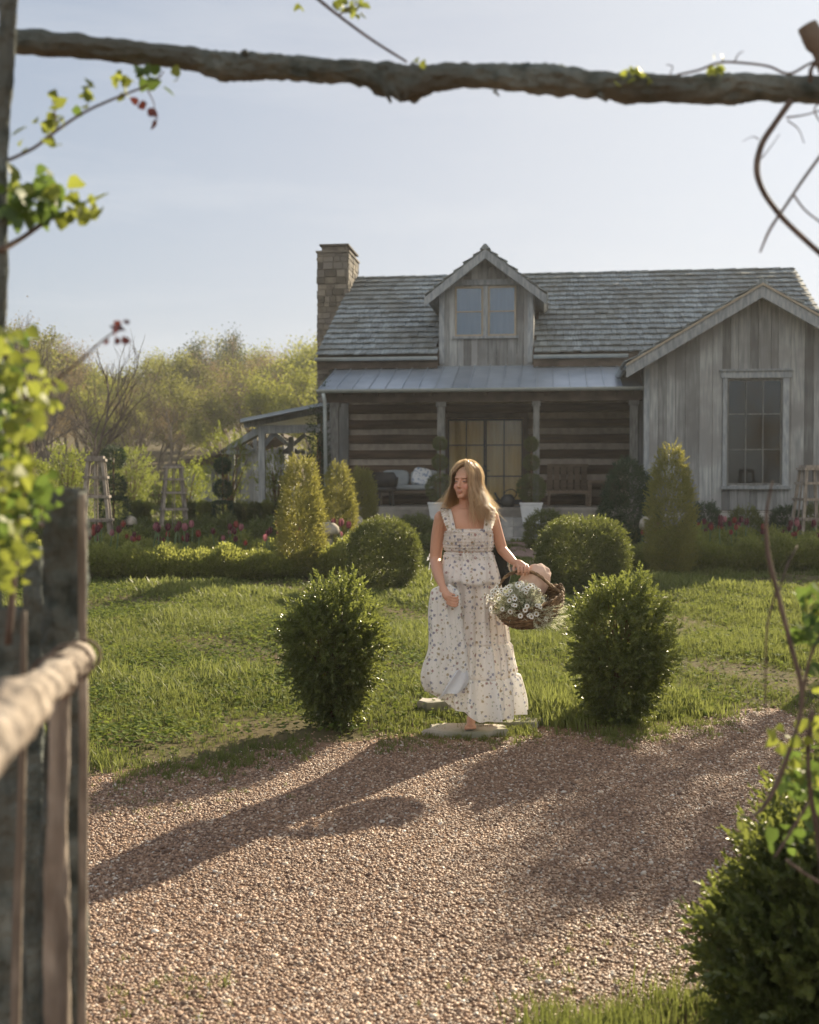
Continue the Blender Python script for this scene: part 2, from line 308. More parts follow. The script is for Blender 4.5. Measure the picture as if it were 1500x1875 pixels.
# right-hand near corner grass and drive weeds
k=1500; y=rng.uniform(2.6,4.3,k); x=rng.uniform(.35,2.0,k); ok=near_grass(x,y)>.0; x,y=x[ok],y[ok]; k=len(x)
nt_=[tuft(12,.10,.0045,.8,40+i) for i in range(2)]
for T in nt_: addg(T,np.stack([x+rng.normal(size=k)*.03,y,gz(x,y)-.02],1),frames(np.array([0,0,1.])+rng.normal(size=(k,3))*.12),rng.uniform(.5,1.15,k),rng.uniform(.2,.8,k))
for cx,cy,n_,rr in ((-.95,3.45,60,.2),(-.75,3.6,25,.12),(.45,3.55,40,.2),(.9,3.9,50,.2),(-1.5,5.7,120,.3),(.2,6.9,60,.25),(1.3,7.2,60,.2)):
    x=cx+rng.normal(size=n_)*rr; y=cy+rng.normal(size=n_)*rr*.6; addg(tf[0],np.stack([x,y,gz(x,y)-.015],1),frames(np.array([0,0,1.])+rng.normal(size=(n_,3))*.2),rng.uniform(.3,.6,n_),rng.uniform(.3,.9,n_))
tag(link('grass',arr_mesh('grass',np.vstack(GV),np.vstack(GF),np.concatenate(GT)),grass_m),'rough sunlit lawn grass between the drive and the house','grass',kind='stuff')
# clover
T,TF=leaf_t(1,.95,.06); cv=[];cf=[];o=0
for a in (0,2.09,4.19):
    q=np.array(Vector((math.cos(a),math.sin(a),.25)).to_track_quat('Z','Y').to_matrix()); cv.append((T*.016)@q.T+np.array([0,0,.05])); cf.append(TF+o); o+=len(T)
CT=(np.vstack(cv),np.vstack(cf)); P=[]
for cx,cy,cr_ in PATCH:
    k=int(2600*cr_*cr_); q=rng.normal(size=(k,2))*cr_*.5; P.append(np.stack([cx+q[:,0],cy+q[:,1]],1))
q=rng.uniform(-1,1,size=(14000,2)); yy=7+10*((q[:,1]+1)/2); P.append(np.stack([q[:,0]*yy*.38,yy],1))
P=np.vstack(P); P=P[P[:,1]>edge_y(P[:,0])+.1]; P=np.stack([P[:,0],P[:,1],gz(P[:,0],P[:,1])-.03+rng.uniform(0,.03,len(P))],1)
V,Fa,t=scatter(CT[0],CT[1],P,frames(np.array([0,0,1.])+rng.normal(size=(len(P),3))*.3),rng.uniform(.8,1.5,len(P)),rng.random(len(P)))
tag(link('clover',arr_mesh('clover',V,Fa,t),clov_m),'patches of low clover growing through the lawn','clover',kind='stuff')

# ------------------------------------------------------------ woods beyond the garden
bark_far=M('far_bark',(.10,.085,.065),(.20,.17,.135),scale=4,rough=.95,spec=.1)
bark_dark=M('bare_bark',(.075,.06,.05),(.14,.115,.095),scale=4,rough=.95,spec=.1)
def grow(rs,h,levels=4,up=.35,br=(3,5),spread=38,r0=.13,trunk_len=.33,seg=3,decay=.68):
    r_=random.Random(rs); mb=MB(); tips=[]
    def rec(p,d,L,rad,lv):
        pts=[p]; dd=d.copy()
        for i in range(seg):
            dd=(dd+Vector((r_.uniform(-1,1),r_.uniform(-1,1),r_.uniform(-.4,.8)*up*2))*.16).normalized(); pts.append(pts[-1]+dd*L/seg)
        rr=[rad*(1-.45*i/seg) for i in range(seg+1)]
        mb.tube(pts,rr,n=6 if lv==0 else (4 if lv<3 else 3),caps=False,tone=.5)
        if lv>=levels: tips.append((pts[-1],dd)); tips.append((pts[-2],dd)); return
        nb=r_.randint(*br)
        for k in range(nb):
            t=r_.uniform(.35,1) if k else 1; j=min(int(t*seg),seg-1); q=pts[j].lerp(pts[j+1],t*seg-j)
            ax=dd.cross(Vector((r_.uniform(-1,1),r_.uniform(-1,1),r_.uniform(-1,1)))).normalized()
            nd=Matrix.Rotation(R(spread)*r_.uniform(.5,1.25)*(0.35 if k==0 else 1),3,ax)@dd; nd=(nd+Vector((0,0,up*.4))).normalized()
            rec(q,nd,L*decay*r_.uniform(.75,1.15),rad*.56 if k else rad*.66,lv+1)
    rec(Vector((0,0,-.1)),Vector((0,0,1)),h*trunk_len,r0,0)
    return mb,tips
def crown_mesh(name,tips,per,rad,leaf,rs,up=.2,low=.0):
    T=np.array([(0,0,0),(.32,.06,.5),(0,0,1),(-.32,.06,.5)]); TF=np.array([(0,1,2,3)])
    r_=np.random.default_rng(rs); c=np.array([t[0][:] for t in tips]); c=c[c[:,2]>low]
    dens=.5+.5*np.sin(c[:,0]*1.1+c[:,2]*1.6+rs); k=np.repeat(np.arange(len(c)),np.maximum(1,(per*(.35+1.1*dens)).astype(int)))
    P=c[k]+r_.normal(size=(len(k),3))*rad; tn=np.clip(.25+.5*dens[k]+r_.normal(size=len(k))*.2,0,1)
    V,Fa,t=scatter(T,TF,P,frames(r_.normal(size=(len(k),3))),leaf*r_.uniform(.6,1.3,len(k)),tn)
    return arr_mesh(name,V,Fa,t)
lf={'olive':gmat('leaf_olive',(.09,.10,.03),(.20,.21,.06),(.30,.30,.07),.45,.6,.1),
    'lime':gmat('leaf_lime',(.13,.16,.03),(.27,.29,.06),(.40,.40,.07),.45,.6,.1),
    'dark':gmat('leaf_dark',(.03,.05,.018),(.08,.10,.03),(.10,.13,.03),.25,.6,.1),
    'brown':gmat('leaf_bud',(.13,.10,.055),(.24,.19,.10),(.30,.22,.10),.35,.7,.1)}
protos=[]
def mk_tree(kind,rs,h,per,leaf,rad,lab,**kw):
    mb,tips=grow(rs,h,**kw)
    t=mb.build('trunk',bark_far if kind!='bare' else bark_dark); c=None
    if kind!='bare': c=link('crown',crown_mesh('crown',tips,per,rad,leaf,rs,low=h*.18),lf[kind])
    protos.append((t,c,h,lab,[False]))
    return len(protos)-1
LB={'olive':'thin olive green tree in early leaf in the wood behind the garden','lime':'fresh yellow green tree in young leaf in the wood behind the garden',
    'brown':'brownish budding tree with hardly any leaves in the wood behind the garden'}
ids={}
for kd in ('olive','lime','brown'):
    ids[kd]=[mk_tree(kd,101+7*j+len(kd),10,{'olive':22,'lime':26,'brown':12}[kd],{'olive':.17,'lime':.17,'brown':.11}[kd],.34,LB[kd],levels=4,r0=.12,trunk_len=.36) for j in range(2)]
ids['dark']=[mk_tree('dark',55,10,34,.2,.4,'dark green pine rising above the crest of the wood',levels=3,br=(5,6),spread=55,up=.1,trunk_len=.42)]
ids['bare']=[mk_tree('bare',77+i,10,0,0,0,'bare grey branching tree',levels=5,br=(3,4),spread=32,r0=.12,up=.5,trunk_len=.26,decay=.74) for i in range(2)]
def place_tree(i,x,y,h,label,name='tree',group=None,rz=None,sx=1):
    t,c,h0,_,used=protos[i]; root=empty(name,(x,y,float(gz(x,y))-.05),random.uniform(0,6.28) if rz is None else rz); s=h/h0; root.scale=(s*sx,s*sx,s)
    tag(root,label,'tree',group)
    for ob in (t,c):
        if ob is None: continue
        o=ob if not used[0] else ob.copy()
        if used[0]: COL.objects.link(o)
        o.parent=root
    used[0]=True; return root
# the skyline of the wood, photograph pixels: x, top y
SKX=[-60,20,100,180,230,300,345,400,450,500,560,640,760]; SKY=[520,560,590,615,650,628,598,612,588,602,590,600,640]
for row,(D,n_) in enumerate(((62,11),(70,13),(80,15),(92,15),(104,12))):
    for k in range(n_):
        px=-80+(k+random.uniform(.1,.9))*820/n_
        if px>600 and row<3: continue
        top=np.interp(px,SKX,SKY)+random.uniform(0,36)+(46 if row<2 else 0)
        p=on_ground(px,D); h=at(px,top,D).z-p.z
        kd='lime' if px>470 and random.random()<.75 else random.choice(['olive','olive','brown','brown','lime'] if px>180 else ['brown','brown','olive'])
        place_tree(random.choice(ids[kd]),p.x,D,max(h,5)*1.04,LB[kd],'woodland_tree','trees of the wood behind the garden: '+kd,sx=1.15)
for px,top,D in ((446,582,96),(378,598,92)):
    p=on_ground(px,D); place_tree(ids['dark'][0],p.x,D,at(px,top,D).z-p.z,'dark pine above the wood, '+('the taller one nearest the house' if px>400 else 'the one left of the tallest pine'),'pine_tree',sx=.55)
for px,top,D,lab,sx in ((55,505,44,'tall bare tree with fine twigs against the sky at the left edge',1.0),(150,560,40,'bare spreading tree left of the wooden obelisk with branches leaning right',1.2),(232,690,46,'small bare tree between the two wooden obelisks',1.0),(-40,540,50,'bare tree mostly cut off by the left edge of the view',1.0),(105,560,52,'slender bare tree standing between the two taller bare trees',.9)):
    p=on_ground(px,D); place_tree(ids['bare'][int(px)%2],p.x,D,(at(px,top,D).z-p.z)*1.0,lab,'bare_tree',sx=sx)
p=on_ground(1500,60); place_tree(ids['olive'][0],p.x,60,at(1500,532,60).z-p.z,'olive green tree showing beyond the right end of the roof','tree',sx=1.2)
p=on_ground(1585,64); place_tree(ids['olive'][1],p.x,64,at(1585,520,64).z-p.z,'tree mostly hidden behind the gable at the right edge of the view','tree',sx=1.2)
for k in range(16):   # the wood across the lane behind the camera: it shows in the window panes
    x=-30+k*4.6+random.uniform(-1,1); y=-26+random.uniform(-4,3); h=random.uniform(8,10); kd=random.choice(['brown','olive','brown'])
    place_tree(random.choice(ids[kd]),x,y,h,'tree across the lane, seen only as a reflection in the house windows','woodland_tree','trees across the lane behind the viewpoint',sx=1.2)
for lst in ids.values():
    for i in lst:
        if not protos[i][4][0]:
            for ob in protos[i][:2]:
                if ob: bpy.data.objects.remove(ob)
# ------------------------------------------------------------ the house
PSI=R(7); c_,s_=math.cos(PSI),math.sin(PSI)
def hp(px,py,V):
    d=ray(px,py); t=V/(d.x*s_+d.y*c_); return (t*(d.x*c_-d.y*s_),V,CZ+d.z*t)
HO=(0.0,28.0,.2)   # house origin in U,V,z
def h2w(U,V,z): return Vector((U*c_+V*s_,-U*s_+V*c_,z))
house=empty('farmhouse',h2w(*HO),-PSI)
tag(house,'weathered grey timber farmhouse with log porch, dormer, stone chimney and gabled wing','house')
m_board=M('weathered_boards',(.165,.18,.19),(.305,.32,.325),scale=3,stretch=(7,7,.55),rough=.9,bump=.5,bscale=9,tone=.42,c3=(.17,.175,.18),s3=1.1,spec=.15)
m_trim=M('grey_trim',(.18,.205,.23),(.30,.325,.345),scale=4,stretch=(5,5,1),rough=.85,bump=.3,tone=.2)
m_shake=M('cedar_shakes',(.16,.19,.205),(.30,.345,.37),scale=5,stretch=(5,1,1),rough=.85,bump=.6,bscale=16,tone=.22,spec=.2,c3=(.18,.20,.20),s3=.8)
m_post=M('dark_post_wood',(.10,.105,.105),(.19,.195,.19),scale=4,stretch=(5,5,1),rough=.9,bump=.3,tone=.2)
m_metal=M('metal_roofing',(.30,.36,.43),(.38,.44,.51),scale=2,rough=.38,bump=.1,metal=.55,tone=.12)
m_gut=M('galvanised_gutter',(.34,.39,.41),(.42,.46,.47),scale=6,rough=.45,metal=.4)
m_log=M('dark_logs',(.045,.03,.021),(.10,.066,.042),scale=3,stretch=(.5,4,5),rough=.9,bump=.7,bscale=8,tone=.35)
m_chink=M('lime_chinking',(.30,.265,.23),(.42,.375,.33),scale=8,rough=.95,bump=.3)
m_stone=M('chimney_stone',(.09,.08,.065),(.21,.185,.145),scale=4,rough=.95,bump=.8,tone=.5,c3=(.12,.11,.10),s3=2)
m_mort=M('stone_mortar',(.12,.11,.09),(.20,.18,.15),scale=10,rough=1)
m_fstone=M('foundation_stone',(.25,.25,.245),(.42,.41,.39),scale=5,rough=.95,bump=.6,tone=.35)
m_tan=M('tan_sash',(.27,.24,.19),(.33,.29,.23),scale=6,rough=.6)
m_dark=M('dark_metal',(.02,.022,.025),(.035,.037,.04),scale=9,rough=.5,spec=.4)
m_soff=M('dark_soffit',(.05,.04,.033),(.10,.08,.065),scale=3,stretch=(1,4,1),rough=.95,tone=.3)
m_curt=M('tan_reflection_curtain',(.80,.50,.18),(.95,.66,.28),scale=2,stretch=(9,1,.6),rough=.9,transl=.2)  # orange tan stands in for sunlit trees reflected in the door glass
m_floor=M('porch_deck',(.16,.15,.14),(.24,.23,.21),scale=4,stretch=(1,4,1),rough=.9,tone=.3)
m_step=M('step_stone',(.24,.245,.25),(.36,.36,.35),scale=4,rough=.95,bump=.5,tone=.25)
def glass(name,rgb_,rough=.03,ior=1.6):
    m=bpy.data.materials.new(name); m.use_nodes=True; n=m.node_tree.nodes; l=m.node_tree.links; b=n['Principled BSDF']
    b.inputs['Base Color'].default_value=rgb(rgb_); b.inputs['Roughness'].default_value=rough; b.inputs['Specular IOR Level'].default_value=.9
    tr=n.new('ShaderNodeBsdfTransparent'); tr.inputs[0].default_value=(.9,.93,.95,1); ms=n.new('ShaderNodeMixShader')
    f=n.new('ShaderNodeFresnel'); f.inputs['IOR'].default_value=ior; g=n.new('ShaderNodeBsdfGlossy'); g.inputs['Roughness'].default_value=rough
    l.new(f.outputs[0],ms.inputs[0]); l.new(tr.outputs[0],ms.inputs[1]); l.new(g.outputs[0],ms.inputs[2]); l.new(ms.outputs[0],n['Material Output'].inputs['Surface'])
    return m
m_glass=glass('window_glass',(.5,.55,.6)); m_glass_sky=glass('dormer_glass',(.5,.55,.6),ior=2.1)
m_skyrefl=M('blue_sky_reflection',(.05,.20,.44),(.08,.26,.52),scale=3,stretch=(6,1,.4),rough=.8)  # saturated blue stands in for the sky reflected in the dormer panes
m_room=M('dim_room',(.012,.011,.01),(.02,.018,.016),scale=2,rough=.9)
HB=lambda mb,name,mat,par=house,smooth=False: mb.build(name,mat,par,smooth,off=HO)
VW=28.0; VP=25.5; VF=25.15
def U(px,V,py=880): return hp(px,py,V)[0]
def Z(py,V,px=900): return hp(px,py,V)[2]
# key sizes
uL=U(606,VW); zEave=Z(654,27.55,800); zRidge=Z(507,33.1,900); VR=33.1; VE=27.55
uRoofL=U(578,VE,655); uRoofR=U(1545,VE,650)
zFloor=Z(925,VW); zPR_top=Z(667,VW); zPR_bot=Z(711,VP); uPR_L=U(584,VP,712); uWing=U(1180,VF,800)
slope=(zRidge-zEave)/(VR-VE)
# --- main roof (shingle rows)
def shingles(mb,P0,e,up,nrm,length,height,row=.38,wid=(.11,.24),clip=None,th=.02):
    """P0 lower-left corner, e along the eave, up the slope"""
    P0=Vector(P0); e=Vector(e).normalized(); up=Vector(up).normalized(); nrm=Vector(nrm).normalized()
    nr=int(height/row)+1
    for j in range(nr):
        x=-random.uniform(0,.1); y0=j*row
        while x<length:
            w_=random.uniform(*wid); a=max(x,0); b=min(x+w_-.008,length); x+=w_
            if b-a<.02: continue
            y=y0+random.uniform(-.018,.018); y1=min(y0+row*1.5,height+.02); 
            if y1-y<.05: continue
            m=P0+e*(a+b)/2+up*(y+.1)
            if clip and not clip(m): continue
            lo=.055+random.uniform(0,.02); t=th+random.uniform(0,.014)
            q=lambda s,h,n_: P0+e*s+up*h+nrm*n_
            mb.hexa([q(a,y,lo),q(b,y,lo),q(b,y1,.0),q(a,y1,.0),q(a,y,lo+t),q(b,y,lo+t),q(b,y1,t*.5),q(a,y1,t*.5)])
rlen=math.hypot(VR-VE,zRidge-zEave); upv=(0,(VR-VE)/rlen,(zRidge-zEave)/rlen); nv=(0,-upv[2],upv[1])
# dormer numbers
uDl=U(806,VW,600); uDr=U(976,VW,600); uDc=(uDl+uDr)/2; zDe=Z(533,VW,890); zDa=Z(466,VW,890); hD=(uDr-uDl)/2
dsl=(zDa-zDe)/(hD); 
zWcl=lambda m: not (uDl-.05<m.x<uDr+.05 and m.z<zDe+ (zDa-zDe)*(1-abs(m.x-uDc)/hD)+.1)
def roof_base(V): return zEave+(V-VE)*slope
mb=MB(); shingles(mb,(uRoofL,VE,zEave+.03),(1,0,0),upv,nv,uRoofR-uRoofL,rlen,clip=zWcl)
for k in range(int((uRoofR-uRoofL)/.3)):   # ridge caps
    x=uRoofL+k*.3; a=random.uniform(0,.015); mb.hexa([(x,VR-.16,zRidge-.03),(x+.31,VR-.16,zRidge-.03),(x+.31,VR+.16,zRidge-.03),(x,VR+.16,zRidge-.03),(x,VR-.04,zRidge+.07+a),(x+.31,VR-.04,zRidge+.085+a),(x+.31,VR+.04,zRidge+.085+a),(x,VR+.04,zRidge+.07+a)])
HB(mb,'shingle_roof',m_shake)
mb=MB(); t=.12   # roof deck front and back slopes
mb.hexa([(uRoofL+.03,VE,zEave-t),(uDl,VE,zEave-t),(uDl,VR,zRidge-t),(uRoofL+.03,VR,zRidge-t),(uRoofL+.03,VE,zEave+.02),(uDl,VE,zEave+.02),(uDl,VR,zRidge+.0),(uRoofL+.03,VR,zRidge+.0)])
mb.hexa([(uDr,VE,zEave-t),(uRoofR-.03,VE,zEave-t),(uRoofR-.03,VR,zRidge-t),(uDr,VR,zRidge-t),(uDr,VE,zEave+.02),(uRoofR-.03,VE,zEave+.02),(uRoofR-.03,VR,zRidge+.0),(uDr,VR,zRidge+.0)])
mb.hexa([(uDl,VW+1.2,roof_base(VW+1.2)-t),(uDr,VW+1.2,roof_base(VW+1.2)-t),(uDr,VR,zRidge-t),(uDl,VR,zRidge-t),(uDl,VW+1.2,roof_base(VW+1.2)),(uDr,VW+1.2,roof_base(VW+1.2)),(uDr,VR,zRidge),(uDl,VR,zRidge)])
b2=VR+(VR-VE); mb.hexa([(uRoofL+.03,VR,zRidge-t-.01),(uRoofR-.03,VR,zRidge-t-.01),(uRoofR-.03,b2,zEave-t),(uRoofL+.03,b2,zEave-t),(uRoofL+.03,VR,zRidge-.01),(uRoofR-.03,VR,zRidge-.01),(uRoofR-.03,b2,zEave),(uRoofL+.03,b2,zEave)])
HB(mb,'roof_deck',m_soff)
# eave gutters
def gutter(a,b,r=.07,mat=m_gut):
    mb=MB(); a=Vector(a);b=Vector(b); n_=8; d=(b-a).normalized(); sd=Vector((d.y,-d.x,0)) if abs(d.x)>.01 else Vector((1,0,0)); 
    vs=[];fs=[]
    for p in (a,b):
        for k in range(n_+1): an=math.pi*k/n_; vs.append(p+sd*r*math.cos(an)*1.0+Vector((0,0,-r*math.sin(an)*1.2)))
        for k in range(n_+1): an=math.pi*(n_-k)/n_; vs.append(p+sd*(r-.008)*math.cos(an)+Vector((0,0,-(r-.008)*math.sin(an)*1.2+.002)))
    m=2*(n_+1)
    for k in range(m): fs.append((k,(k+1)%m,m+(k+1)%m,m+k))
    mb.add(vs,fs); return HB(mb,'gutter',mat,smooth=False)
gutter((uRoofL,VE-.07,zEave+.01),(uDl-.02,VE-.07,zEave+.01)); gutter((uDr+.02,VE-.07,zEave+.01),(U(1150,VE,655),VE-.07,zEave+.01))
mb=MB(); mb.box(uRoofL+.04,uDl-.02,VE+.005,VE+.04,zEave-.26,zEave-.02); mb.box(uDr+.02,U(1150,VE,655),VE+.005,VE+.04,zEave-.26,zEave-.02); HB(mb,'fascia',m_soff)
# --- side and back walls (closed body)
mb=MB(); uR_=uRoofR-.35; b2w=b2-.5
x=uL
for V0,V1,uu in ((VW+.1,b2w,uL),(VW+.1,b2w,uR_)):
    v=V0
    while v<V1:
        wv=random.uniform(.2,.3); top=(roof_base(v+wv/2) if v<VR else zRidge-(v-VR)*slope)-.16
        mb.box(uu-.03-random.uniform(0,.008),uu+.03,v,min(v+wv-.006,V1),.3,top); v+=wv
mb.box(uL,uR_,b2w,b2w+.08,.3,zEave-.1)
HB(mb,'side_wall',m_board)
# --- log wall
mb=MB(); lg=.372; dL,dR=U(820,VW,850),U(958,VW,850); dTop=Z(766,VW,890)
z=zFloor; k=0; ulog=U(640,VW,800)
zs=[]
while z<zEave+.1: zs.append(z); z+=lg
def logrow(mb,u0,u1,z0):
    n_=max(2,int((u1-u0)/.5)); 
    for i in range(n_):
        pass
    h=lg-.125; pr=[(-.0,0),(-.10,.03),(-.125,.1),(-.125,h-.1),(-.10,h-.03),(0,h)]
    vs=[];fs=[]; m=24
    for i in range(m+1):
        u=u0+(u1-u0)*i/m; j=.012*mnoise.noise(Vector((u*2,z0*3,0)))
        for (dv,dz) in pr: vs.append((u,VW+dv+j,z0+dz+.015*mnoise.noise(Vector((u*.9,z0*5+dz*2,3)))))
    for i in range(m):
        for k in range(5): a=i*6+k; fs.append((a,a+6,a+7,a+1))
    mb.add(vs,fs)
uLogR=uWing+.4
for z0 in zs:
    if z0+lg*.4<dTop+.15: logrow(mb,ulog,dL-.12,z0); logrow(mb,dR+.12,uLogR,z0)
    else: logrow(mb,ulog,uLogR,z0)
HB(mb,'log_wall',m_log)
mb=MB(); mb.box(ulog,dL-.12,VW-.035,VW+.1,zFloor,zEave+.1); mb.box(dR+.12,uLogR,VW-.035,VW+.1,zFloor,zEave+.1); mb.box(dL-.12,dR+.12,VW-.03,VW+.1,dTop+.12,zEave+.1); HB(mb,'chinking',m_chink)
mb=MB(); mb.box(uL,ulog,VW-.14,VW+.1,zFloor-.6,zEave+.1); HB(mb,'corner_boards',m_board)
# --- door
mb=MB(); mb.box(dL-.12,dL,VW-.15,VW+.05,zFloor,dTop+.12); mb.box(dR,dR+.12,VW-.15,VW+.05,zFloor,dTop+.12); mb.box(dL,dR,VW-.15,VW+.05,dTop,dTop+.12)
HB(mb,'door_frame',m_soff)
uM=(dL+dR)/2
for k,(a,b) in enumerate(((dL+.005,uM-.004),(uM+.004,dR-.005))):
    mb=MB(); v0,v1=VW-.06,VW-.015; st=.035
    mb.box(a,a+st,v0,v1,zFloor+.01,dTop-.01); mb.box(b-st,b,v0,v1,zFloor+.01,dTop-.01); mb.box(a+st,b-st,v0,v1,dTop-.06,dTop-.01); mb.box(a+st,b-st,v0,v1,zFloor+.01,zFloor+.14)
    mid=(a+b)/2; mb.box(mid-.012,mid+.012,v0+.005,v1-.005,zFloor+.14,dTop-.06)
    for py in (815,872): zz=Z(py,VW); mb.box(a+st,mid-.012,v0+.006,v1-.006,zz-.012,zz+.012); mb.box(mid+.012,b-st,v0+.006,v1-.006,zz-.012,zz+.012)
    d=HB(mb,'door',m_dark)
    g=MB(); g.box(a+st,b-st,VW-.036,VW-.032,zFloor+.14,dTop-.06); HB(g,'pane',m_glass,d)
    hd=MB(); hu=b-.017 if k==0 else a+.017; hz=Z(862,VW); hd.box(hu-.025,hu+.025,v0-.012,v0-.001,hz-.13,hz+.13); hd.tube([(hu,v0-.01,hz),(hu,v0-.06,hz),(hu+(.1 if k else -.1),v0-.065,hz)],.012,6); HB(hd,'handle',m_dark,d)
# curtains behind the door, coloured like sunlit woods mirrored in the panes
mb=MB(); n_=90; vs=[];fs=[]
for i in range(n_+1):
    u=dL+(dR-dL)*i/n_; v=VW+.03+.018*math.sin(i*.9)+.01*math.sin(i*.37)
    vs+=[(u,v,zFloor),(u,v,dTop)]
for i in range(n_): fs.append((2*i,2*i+2,2*i+3,2*i+1))
mb.add(vs,fs,.5); HB(mb,'reflection_curtain',m_curt,smooth=True)
# --- porch: floor, ceiling, roof, posts, beam
PF=VP+.12; uPL=uPR_L+.1; uPR=uWing
mb=MB(); v=PF
while v<VW-.02: mb.box(uPL,uPR+.3,v,v+.13,zFloor-.05,zFloor); v+=.137
mb.box(uPL,uPR+.3,PF-.02,PF+.01,zFloor-.26,zFloor-.052); HB(mb,'porch_floor',m_floor)
mb=MB(); 
for i in range(60):
    u=uPL+(uPR-uPL)*i/60; zz=.1
    while zz<zFloor-.27: hh=random.uniform(.09,.17); mb.box(u,u+(uPR-uPL)/60-.012,PF+.03,PF+.2,zz,min(zz+hh,zFloor-.265)); zz+=hh+.012
HB(mb,'porch_foundation',m_stone)
mb=MB(); P=lambda u,V,off: (u,V,zPR_bot+(V-VP)/(VW-VP)*(zPR_top-zPR_bot)+off)
uPRr=uWing+.3
k=int((uPRr-uPR_L)/.36)
for i in range(k):   # pans
    a=uPR_L+(uPRr-uPR_L)*i/k; b=uPR_L+(uPRr-uPR_L)*(i+1)/k
    mb.hexa([P(a,VP-.04,-.02),P(b-.002,VP-.04,-.02),P(b-.002,VW-.02,-.02),P(a,VW-.02,-.02),P(a,VP-.04,0.001*(i%3)),P(b-.002,VP-.04,.0),P(b-.002,VW-.02,0),P(a,VW-.02,0)])
    mb.hexa([P(a-.014,VP-.045,.0),P(a+.014,VP-.045,0),P(a+.014,VW-.02,0),P(a-.014,VW-.02,0),P(a-.010,VP-.045,.035),P(a+.010,VP-.045,.035),P(a+.010,VW-.02,.035),P(a-.010,VW-.02,.035)])
HB(mb,'porch_roof',m_metal)
gutter((uPR_L-.02,VP-.12,zPR_bot-.005),(uPRr-.25,VP-.12,zPR_bot-.005),r=.065)
mb=MB(); 
for i in range(18):
    u=uPR_L+.05+(uPRr-uPR_L-.15)*i/18; mb.hexa([P(u,VP+.02,-.17),P(u+.07,VP+.02,-.17),P(u+.07,VW-.14,-.17),P(u,VW-.14,-.17),P(u,VP+.02,-.045),P(u+.07,VP+.02,-.045),P(u+.07,VW-.14,-.045),P(u,VW-.14,-.045)])
mb.hexa([P(uPR_L+.03,VP,-.045),P(uPRr,VP,-.045),P(uPRr,VW-.14,-.045),P(uPR_L+.03,VW-.14,-.045),P(uPR_L+.03,VP,-.022),P(uPRr,VP,-.022),P(uPRr,VW-.14,-.022),P(uPR_L+.03,VW-.14,-.022)])
HB(mb,'porch_rafters',m_soff)
mb=MB(); zb=Z(735,VP+.15); mb.box(uPL,uPRr,VP+.15,VP+.33,zb,zPR_bot-.045); HB(mb,'porch_beam',m_soff)
for px,w_ in ((614,.16),(808,.17),(982,.14),(1160,.17)):
    u=U(px,VP+.24); mb=MB(); mb.box(u-w_/2,u+w_/2,VP+.16,VP+.32,zFloor,zb); mb.box(u-w_/2-.03,u+w_/2+.03,VP+.13,VP+.35,zFloor,zFloor+.12); mb.box(u-w_/2-.03,u+w_/2+.03,VP+.13,VP+.35,zb-.1,zb-.003); HB(mb,'porch_post',m_post)
u0=U(593,VP-.05,760); mb=MB(); mb.tube([(u0+.0,VP-.12,zPR_bot-.08),(u0+.02,VP-.04,zPR_bot-.25),(u0+.02,VP-.02,zPR_bot-.5),(u0+.05,VP-.02,.5)],.045,8); HB(mb,'downspout',m_gut,smooth=True)
# steps and cheek walls
sL,sR=U(918,VP,980),U(988,VP,980); ns=4; rise=(zFloor-.19)/ns
for i in range(ns):
    mb=MB(); v0=PF-.03-.3*(i+1); zz=zFloor-.03-rise*(i+1)+.02; n_=3
    for j in range(n_):
        a=sL+(sR-sL)*j/n_; mb.box(a+.005,a+(sR-sL)/n_-.005,v0-.02,v0+.3,0 if i==ns-1 else zz-rise-.0,zz+random.uniform(-.006,.006))
    HB(mb,'step',m_step)
for a,b in ((sL-.62,sL-.03),(sR+.03,sR+.0+.62)):
    mb=MB(); zz=Z(958,VP-.45); mb.box(a,b,PF-.85,PF-.03,0,zz-.07); mb.box(a-.03,b+.03,PF-.88,PF-.025,zz-.067,zz); HB(mb,'cheek_wall',m_fstone)
